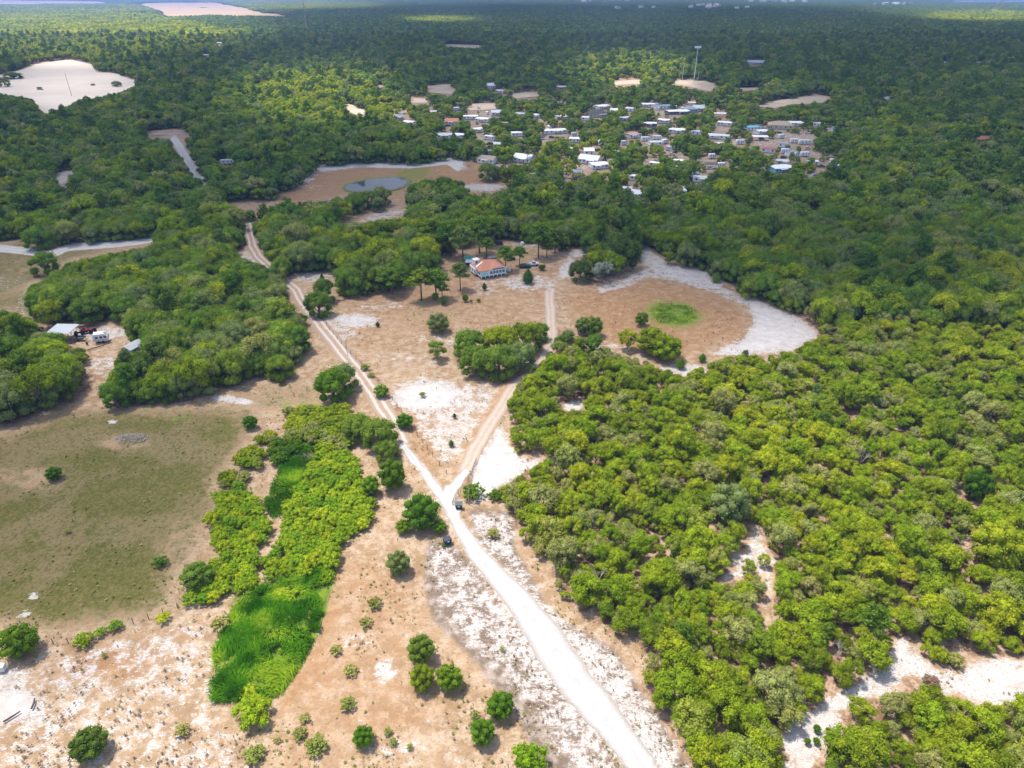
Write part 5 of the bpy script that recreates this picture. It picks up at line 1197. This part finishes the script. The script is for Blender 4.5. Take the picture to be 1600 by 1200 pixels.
# yard of the white house
canopy(732,402.5,15,'green','open shed with bright green roof behind the light blue house',2.9,4.,-.1)
canopy(734,408,13,'white','white flat carport between the green shed and the house',2.5,3.5,-.05)
p=G(735,412,.6); car(p[0],p[1],.1,'dark car under the white carport left of the house',(.04,.045,.05))
p=G(820.5,415,.8); car(p[0],p[1],.15,'black car parked behind the big teardrop evergreen',(.02,.02,.025),L=4.7)
p=G(828.5,413,.8); car(p[0]+1.2,p[1]+1.4,.15,'white pickup half hidden by the black car',(.7,.7,.7),True,'pickup',5.0)
p=G(798,403,.7); car(p[0],p[1],.2,'small dark green car in the shade of the pine behind the house',(.03,.07,.06),L=3.9)
p=G(778,378.5,.8); car(p[0],p[1],.1,'dark car at the rear of the yard under the tall pines',(.04,.04,.05))
def tank(u_,v_,r,h,label,col=(.78,.76,.7),horiz=False):
    p=G(u_,v_,h*.5); e=empty('storage_tank',(p[0],p[1],0),0,label,'tank'); mb=MB()
    secs=[[(q*r*cos(a),q*r*sin(a),z) for a in np.linspace(0,2*pi,15)[:-1]] for q,z in ((.97,0),(1,.1),(1,h*.85),(.75,h*.96),(.3,h))]; mb.loft(secs); mb.obj('shell',P(col,.5),e); MB().cyl((0,0,h),(0,0,h+.15),r*.25,None,10).obj('lid',P((.3,.3,.3)),e); return e
tank(795,420.5,.75,1.6,'cream coloured tank beside the right corner of the light blue house')
tank(816,380,.8,1.4,'white round tank at the wood edge behind the house')
# small boat on the ground behind the house
p=G(769,401,.5); e=empty('small_boat',(p[0],p[1],0),.3,'pale upturned boat lying behind the light blue house','boat'); mb=MB()
mb.loft([[(x,y*w,.1+h*.75) if j in(1,2) else (x,y*w,.1) for j,(y) in enumerate((-1,-.6,.6,1))] for x,w,h in ((-2.2,.75,.7),(-1,.9,.9),(.8,.85,.9),(2.0,.35,.7),(2.4,.05,.5))]); mb.obj('hull',P((.6,.58,.52),.5),e); MB().box(-2.1,1.9,-.05,.05,.72,.86).obj('keel',P((.4,.38,.34)),e)
# ---- left yard
canopy(98,515,36,'grey','large grey metal shed roof above the left yard',3.2,6.5,-.05,.5)
car(*G(55,513,.8)[:2],.05,'dark maroon car left of the grey metal shed',(.06,.015,.025))
p=G(159,526,1.2); camper(158,527,17,.35,'white camper trailer standing in the left yard')
def tractor(u_,v_,rz,label,col,s=1.):
    p=G(u_,v_,.8); e=empty('tractor',(p[0],p[1],0),rz,label,'tractor'); e.scale=(s,s,s)
    MB().loft([[(x,-.35,.75),(x,.35,.75),(x,.32,z),(x,-.32,z)] for x,z in ((-.2,1.35),(.6,1.4),(1.6,1.25),(1.75,1.1))]).obj('hood',P(col,.4),e)
    MB().box(-1.2,-.2,-.4,.4,.6,1.0).obj('frame',P((.05,.05,.05)),e); MB().box(-1.1,-.5,-.3,.3,1.0,1.15).box(-1.15,-1.05,-.3,.3,1.15,1.6).obj('seat',P((.03,.03,.03)),e)
    MB().tube([(-.2,0,1.3),(-.35,0,1.6)],[.03,.03],5).obj('steering_column',P((.05,.05,.05)),e); MB().cyl((1.0,.15,1.3),(1.0,.15,1.95),.04,None,6).obj('exhaust',P((.1,.1,.1)),e)
    for sy in (-1,1):
        MB().cyl((-.85,sy*.55,.75),(-.85,sy*.95,.75),.75,None,14).obj('rear_wheel',M_TYRE,e); MB().cyl((1.3,sy*.5,.42),(1.3,sy*.75,.42),.42,None,12).obj('front_wheel',M_TYRE,e); MB().box(-1.5,-.3,sy*.75-.2,sy*.75+.2,1.5,1.58).obj('fender',P(col,.4),e)
    return e
tractor(134,517,.2,'dark red tractor in the left yard, left one of two',(.30,.03,.04),1.0); tractor(142,516,2.8,'dark red tractor in the left yard, right one of two',(.26,.03,.04),1.0)
tractor(122,520,.4,'small dark machine beside the shed posts',(.05,.05,.06),.8)
def trailer(u_,v_,rz,label):
    p=G(u_,v_,.5); e=empty('flat_trailer',(p[0],p[1],0),rz,label,'trailer'); MB().box(-1.6,1.6,-.8,.8,.55,.68).obj('deck',P((.10,.08,.07)),e)
    for y in (-.78,.78): MB().box(-1.6,1.6,y-.03,y+.03,.69,1.0).obj('side_rail',P((.06,.06,.06)),e)
    MB().tube([(1.6,0,.6),(2.7,0,.5)],[.05,.05],5).obj('tow_bar',P((.05,.05,.05)),e)
    for sy in (-1,1): MB().cyl((-.2,sy*.85,.35),(-.2,sy*1.05,.35),.35,None,12).obj('wheel',M_TYRE,e)
trailer(125,529,.1,'small black utility trailer below the grey metal shed')
def bin_(x,y,rz,label,col,W_=1.55,D2=1.15,H=1.2,lid=(.03,.035,.05),name='trash_bin'):
    e=empty(name,(x,y,0),rz,label,'trash bin'); mb=MB()
    mb.loft([[(-W_/2*k,-D2/2*k,z),(W_/2*k,-D2/2*k,z),(W_/2*k,D2/2*k,z),(-W_/2*k,D2/2*k,z)] for k,z in ((.86,.12),(1,H))]); mb.obj('body',P(col,.5),e)
    l=MB(); l.loft([[(-W_/2-.05,-D2/2-.06,H+.01),(W_/2+.05,-D2/2-.06,H+.01),(W_/2+.05,D2/2+.06,H+.10),(-W_/2-.05,D2/2+.06,H+.10)],[(-W_/2-.05,-D2/2-.06,H+.10),(W_/2+.05,-D2/2-.06,H+.10),(W_/2-.05,D2/2,H+.30),(-W_/2+.05,D2/2,H+.30)]]); l.obj('lid',P(lid,.5),e)
    MB().box(-.25,.25,-D2/2-.03,-D2/2+.03,H*.62,H*.85).obj('label_plate',M_TRIM,e)
    for s in (-1,1): MB().cyl((s*W_*.38,D2*.36,.14),(s*W_*.38+.08,D2*.36,.14),.14,None,10).obj('wheel',M_TYRE,e); 
    return e
p=G(717,790,.7); bin_(p[0],p[1],0,'dark green lidded trash bin at the right of the road junction',(.015,.06,.045),lid=(.06,.09,.10))
p=G(699,845,.7); bin_(p[0],p[1],.55,'dark blue lidded trash bin on the left of the road, green weeds beside it',(.015,.03,.035),lid=(.03,.035,.07))
K_WEED.place(*G(693,851,.3)[:2],.75,.8,'fresh green weed clump touching the dark blue bin',mat=M_GREEN)
p=G(88,521,.5)
building(208,543,26,1.5,1.25,'gable','grey','pale','grey roofed house half under oaks at the right of the left yard')
MB_p=G(3,1043,.6); bx=empty('white_box',(MB_p[0],MB_p[1],0),.15,'white cabinet box standing on sand at the left edge','cabinet'); MB().box(-.55,.45,-.5,.5,0,1.1).obj('cabinet',P((.72,.72,.70),.5),bx); MB().box(-.6,.5,-.55,.55,1.101,1.18).obj('cabinet_lid',M_TRIM,bx)
p=G(136,537,.3); e=empty('barrel',(p[0],p[1],0),0,'black barrel on the ground under the white camper trailer','barrel'); MB().cyl((0,0,0),(0,0,.9),.32,None,12).obj('drum',P((.03,.03,.03)),e); MB().cyl((0,0,.901),(0,0,.93),.29,None,12).obj('drum_lid',P((.05,.05,.05)),e)

# ---- poles and fences
def pole(u_,v_,h,label,arm=True,r=.14,cat='utility pole',name='utility_pole',col=(.30,.26,.22)):
    p=G(u_,v_); e=empty(name,(p[0],p[1],0),.3,label,cat); MB().tube([(0,0,-.3),(0,0,h*.5),(.05,0,h)],[r,r*.85,r*.65],8).obj('pole_shaft',P(col,.9),e)
    if arm:
        MB().box(-.9,.9,-.06,.06,h-.7,h-.58).obj('crossarm',P((.25,.2,.16),.9),e)
        for x in (-.8,0.3,.8): MB().cyl((x,0,h-.57),(x,0,h-.38),.05,.04,6).obj('insulator',P((.6,.6,.6),.3),e)
    return e
pole(732.5,788,8.3,'thin utility pole rising from the green bush at the junction',False,.10,col=(.42,.38,.30))
pole(446,427,8.5,'pale utility pole at the wood edge by the upper track')
pole(543,556,5.5,'short bare post beside the fence of the two rut track',False,.09)
pole(112,150,24,'tall dark pole standing in the upper left sand pit',False,.28)
pole(449,124,22,'tall pale pole above the woods, left of two',False,.45); pole(474,127,16,'tall pale pole above the woods, right of two',False,.45)
pole(1066,126,20,'white pole left of the tall light mast beyond the village',False,.35,col=(.6,.6,.6)); pole(1047,125,14,'white pole farthest left beyond the village',False,.35,col=(.6,.6,.6)); pole(1090,128,12,'short white pole right of the light mast foot',False,.35,col=(.6,.6,.6))
p=G(1084,129); e=empty('light_mast',(p[0],p[1],0),0,'tall white mast with a wide lamp head beyond the village','mast'); MB().tube([(0,0,-1),(0,0,41)],[.55,.35],8).obj('mast_shaft',P((.7,.7,.7)),e); MB().box(-4,4,-.5,.5,40,42.5).obj('lamp_head',P((.8,.8,.82)),e)
p=G(480,52); e=empty('lattice_tower',(p[0],p[1],0),0,'red and white lattice tower far beyond the woods','tower'); mb=MB()
for k in range(8):
    z=k*10
    for a in range(3): 
        w0,w1=3-.3*k,3-.3*(k+1); c=lambda q,w:(w*cos(q*2.094),w*sin(q*2.094)); mb.cyl((*c(a,w0),z),(*c(a,w1),z+10),.5,.45,4); mb.cyl((*c(a,w0),z),(*c(a+1,w1),z+10),.3,.3,4)
mb.obj('lattice',P((.5,.42,.42)),e); MB().box(-3.5,3.5,-1,1,78,83).obj('antenna_head',P((.75,.7,.72)),e)
def fence(pts,label,step=3.,h=1.2,wires=3,post=(.12,.09,.07)):
    q=[G(u_,v_) for u_,v_ in pts]; e=empty('wire_fence',tuple(q[0]),0,label,'fence'); o0=q[0]; mb=[MB() for _ in range(wires)]; prev=None
    for a,b in zip(q[:-1],q[1:]):
        L=np.linalg.norm(b-a); n=max(1,int(round(L/step)))
        for k in range(n+1 if b is q[-1] else n):
            c=a+(b-a)*k/n-o0; MB().cyl((c[0],c[1],-.3),(c[0]+random.uniform(-.06,.06),c[1],h+random.uniform(-.1,.15)),.07,.06,6).obj('fence_post',P(post,.9),e)
            if prev is not None:
                for w_ in range(wires): mb[w_].cyl((*prev[:2],h*(.35+.3*w_)),(*c[:2],h*(.35+.3*w_)),.014,None,3,False)
            prev=c
    for w_ in range(wires): mb[w_].obj('wire',P((.25,.22,.20),.6),e)
fence([(0,1022),(60,1006),(130,1003),(208,973),(255,957),(300,940)],'wire fence on dark posts along the lower side of the olive pasture')
fence([(698,740),(676,712),(652,680),(628,645),(600,605),(565,570),(540,545),(515,515),(497,490)],'wire fence along the right verge of the two rut track',4.)
fence([(744,722),(738,737),(731,756)],'dark stick fence along the right side of the driveway entrance',1.1,1.25)
fence([(716,771),(711,779),(707,789)],'short dark fence beside the dark green bin',1.3)
fence([(455,430),(478,436),(476,425)],'pair of gate posts and wire at the upper bend of the track',3.)
# palms in the village
def palm_meshes():
    mb=MB(); mb.tube([(0,0,-.2),(.1,0,3),(0,.1,6)],[.22,.17,.16],7); t_=mb.mesh('trunk',M_BARK); r=np.random.default_rng(4); V=[];Fs=[];b=0
    for i in range(26):
        a=i*2.4; el=1.1-1.7*(i/26); d=np.array([cos(a)*cos(el),sin(a)*cos(el),sin(el)]); s=np.array([-sin(a),cos(a),0]); p=np.array([0,.1,6]); 
        q=[p-s*.05,p+s*.05,p+d*1.2+s*.5+[0,0,.05],p+d*1.2-s*.5+[0,0,.05],p+d*2.1+s*.35+[0,0,-.35],p+d*2.1-s*.35+[0,0,-.35]]; V+=q; Fs+=[(b,b+1,b+2,b+3),(b+3,b+2,b+4,b+5)]; b+=6
    return mesh_np('fronds',np.array(V),[np.array(Fs)],[M_GREEN],None,r.random(len(V))),t_
pf_,pt_=palm_meshes(); K_PALM=Kind('palm_tree','palm',[pf_],[pt_],'fronds')
for (a,b,lb) in ((1027,190,'palm beside the dark trimmed trailer'),(1053,160,'palm before the blue grey home of the upper row'),(824,252,'palm at the corner of the large blue white house'),(1033,168,'palm in the yard of the upper row'),(898,262,'palm above the small slate roofed house'),(1020,300,'palm between the two nearest white houses'),(1070,160,'palm at the right of the upper row'),(725,255,'palm left of the tan roofed house')):
    p=G(a,b+3); K_PALM.place(p[0],p[1],1.1,1.1,lb)
# distant town and far sheds
rr=np.random.default_rng(31); fm=MB().box(-8,8,-6,6,0,9).mesh('far_block',P((.78,.77,.75),.6)); gable_mb(tmp:=MB(),16,12,9,2.5); 
tmp.box(-8,8,-6,6,-1,9); fm=tmp.mesh('far_block',P((.78,.77,.75),.6))
spots=[(1078+rr.random()*45,10.5+rr.random()*5) for _ in range(16)]+[(1170+rr.random()*90,3.2+rr.random()*3.5) for _ in range(14)]+[(1350+rr.random()*75,8.2+rr.random()*2) for _ in range(10)]+[(950+rr.random()*230,14+rr.random()*3) for _ in range(10)]+[(910+rr.random()*120,3+rr.random()*3) for _ in range(8)]+[(195+rr.random()*50,31) for _ in range(5)]
for (a,b) in spots:
    p=G(a,b,6); k=max(1.,p[1]/4500); o=link('distant_building',fm,None,(p[0],p[1],0),rr.random()*3); o.scale=(k*1.5,k*1.5,2.4*k**.5) if b<25 else (.5,.5,.8); tag(o,'pale building of the town near the horizon','building','pale buildings of the town on the horizon')
vb=raster(VILL); hs_px=np.array([(h[0],h[1]) for h in exec_houses if h[1]>125 and h[1]<315 and 600<h[0]<1320]); n_=0
shm=[MB().box(-1.6,1.6,-1.2,1.2,0,2.2).mesh('shed_wall',P((.7,.7,.69),.7)),gable_mb(MB(),3.2,2.4,2.21,.5,.2,.08).mesh('shed_roof',P((.78,.78,.78),.5))]
for _ in range(400):
    h=hs_px[rr.integers(len(hs_px))]; u_=h[0]+rr.normal(0,14); v_=h[1]+rr.normal(0,5)
    if not (0<u_<1599 and 125<v_<310) or not CLEAR[int(v_),int(u_)]: continue
    if np.min(np.hypot(hs_px[:,0]-u_,(hs_px[:,1]-v_)*2))<9: continue
    p=G(u_,v_); a=rr.random()*3
    if n_%3==0: car(p[0],p[1],a,('white' if n_%2 else 'dark')+' vehicle parked loose in a village yard',CC['white' if n_%2 else 'dark'])
    else:
        e=empty('garden_shed',(p[0],p[1],0),a,'small pale shed in a village yard between the homes','shed','small sheds in the village yards'); link('wall',shm[0],e); link('roof',shm[1],e)
    n_+=1
    if n_>=66: break
for o in list(COL.objects):
    if o.get('label','').endswith('parked loose in a village yard'): o['group']=('white' if 'white' in o['label'] else 'dark')+' vehicles loose in the village yards'
hx=[]
for _ in range(900):
    u_=rr.uniform(625,1325); v_=rr.uniform(160,300); R0=raster(VILL) if not hx and _==0 else R0
    if not R0[int(v_),int(u_)] or (len(hx) and min(np.hypot(a-u_,(b-v_)*2.2) for a,b in hx)<24) or np.min(np.hypot(hs_px[:,0]-u_,(hs_px[:,1]-v_)*2.2))<24: continue
    hx.append((u_,v_)); cl=('white','white','pale','tan','slate')[len(hx)%5]
    e=building(u_,v_,rr.uniform(11,17),1.9,rr.uniform(-.6,.6),'mobile',cl,'white',cl.replace('pale','pale grey').replace('slate','slate grey')+' roofed trailer glimpsed between the trees of the village'); e['group']='trailers half hidden by the village trees'
    if len(hx)>=34: break
# smoke
m=new_mat('white_smoke'); t=NT(m); vp=t.n('ShaderNodeVolumePrincipled'); vp.inputs['Density'].default_value=.022; vp.inputs['Color'].default_value=(.95,.95,.97,1); t.out(None,vp.outputs[0])
p=G(1551,18); k=p[1]/F*1.0; mb=MB(); secs=[]
for z,x,w in ((0,0,3),(20,6,6),(40,14,12),(58,28,26),(74,50,48),(90,80,75),(98,100,60)):
    secs.append([(x*1.0+w*cos(q)*(1+.2*sin(3*q+z)),w*.6*sin(q),z) for q in np.linspace(0,2*pi,13)[:-1]])
mb.loft(secs); tag(mb.obj('smoke_plume',m,None,(p[0],p[1],0)),'thin white smoke plume rising near the lake','smoke',None,'stuff')

# ------------------------------------------------------------ clouds that shade the land (well above the haze)
vr=VV; ur=UU
shade=np.interp(vr,[0,4,12,60,300,400,500,600,740],[.15,.35,.72,.72,.64,.48,.26,.08,0.]).astype(np.float32)
shade=np.where((ur>1000),np.interp(vr-(ur-1000)*.02,[0,4,12,60,300,430,480,560,640],[.15,.35,.72,.72,.66,.6,.35,.08,0.]),shade).astype(np.float32)
shade=np.maximum(shade,poly([(-5,560),(430,560),(420,700),(330,760),(300,900),(200,950),(-5,940)],.38,40))
for (a,b,c,d,k) in ((495,155,125,44,1.7),(985,113,95,24,1.8),(120,50,240,36,1.4),(330,60,90,12,.8),(1540,27,100,9,1.2),(690,33,60,5,1.),(430,8,170,8,1.1),(90,75,120,22,.9),(310,15,130,14,1.1),(60,3,200,10,1.),(110,135,110,40,.45),(895,245,40,22,.6),(990,205,260,60,.5),(700,180,120,30,.3),(1200,140,60,10,.4),(1460,20,110,8,.5)):
    shade=shade*(1-np.clip(ell(a,b,c,d)*k,0,1))
shade=blur(shade,2)
cyv=np.array(axis([(60,900,28)])+geo(900,16500,1.035)); cxr=axis([(28,560,28)])+geo(560,12500,1.06); cxv=np.array([-q for q in cxr[::-1]]+[0]+cxr)
CX,CY=np.meshgrid(cxv,cyv); cu,cv,_=PX(CX,CY,5.); dn=samp(shade,cu,cv)
dn=np.clip(dn*1.38*(.82+.36*vnoise(CX+5000,CY+5000,160,41)),0,.97); dn[0,:]=0;dn[-1,:]=0;dn[:,0]=0;dn[:,-1]=0
H_=900.; ox,oy=SV[0]/SV[2]*H_,SV[1]/SV[2]*H_
top=np.stack([CX+ox,CY+oy,H_+10+dn*70+dn*40*vnoise(CX+9000,CY+9000,70,42)],-1).reshape(-1,3); bot=np.stack([CX+ox,CY+oy,H_-dn*25-dn*20*vnoise(CX+9000,CY+9000,110,43)],-1).reshape(-1,3)
ny,nx=CX.shape; idx=np.arange(ny*nx).reshape(ny,nx); Fq=np.stack([idx[:-1,:-1],idx[:-1,1:],idx[1:,1:],idx[1:,:-1]],-1).reshape(-1,4)
kf=dn.ravel()[Fq].max(1)>.03; Fk=Fq[kf]
cm=mesh_np('clouds',np.concatenate([top,bot]),[Fk,Fk[:,::-1]+ny*nx],[],smooth=True)
a=cm.attributes.new('dens','FLOAT','POINT'); dd=1-np.sqrt(1-dn.ravel()); a.data.foreach_set('value',np.concatenate([dd,dd]).astype(np.float32))
m=new_mat('cloud_vapour'); t=NT(m); at=t.n('ShaderNodeAttribute',attribute_name='dens'); tr=t.n('ShaderNodeBsdfTransparent'); tl=t.n('ShaderNodeBsdfTranslucent'); df=t.n('ShaderNodeBsdfDiffuse')
tl.inputs[0].default_value=(.40,.41,.43,1); df.inputs[0].default_value=(.8,.8,.82,1); ms=t.n('ShaderNodeMixShader'); ms.inputs[0].default_value=.35; t.l(tl.outputs[0],ms.inputs[1]); t.l(df.outputs[0],ms.inputs[2])
m2=t.n('ShaderNodeMixShader'); t.l(at.outputs['Fac'],m2.inputs[0]); t.l(tr.outputs[0],m2.inputs[1]); t.l(ms.outputs[0],m2.inputs[2]); t.out(m2.outputs[0])
cm.materials.append(m); tag(link('clouds',cm),kind='structure')

# ------------------------------------------------------------ haze
m=new_mat('haze_air'); t=NT(m); vp=t.n('ShaderNodeVolumePrincipled'); vp.inputs['Density'].default_value=.00012; vp.inputs['Color'].default_value=(.30,.48,1,1); vp.inputs['Anisotropy'].default_value=0.0; t.out(None,vp.outputs[0])
MB().box(-14500,14500,-700,17500,-1.6,104).obj('haze',m)['kind']='stuff'
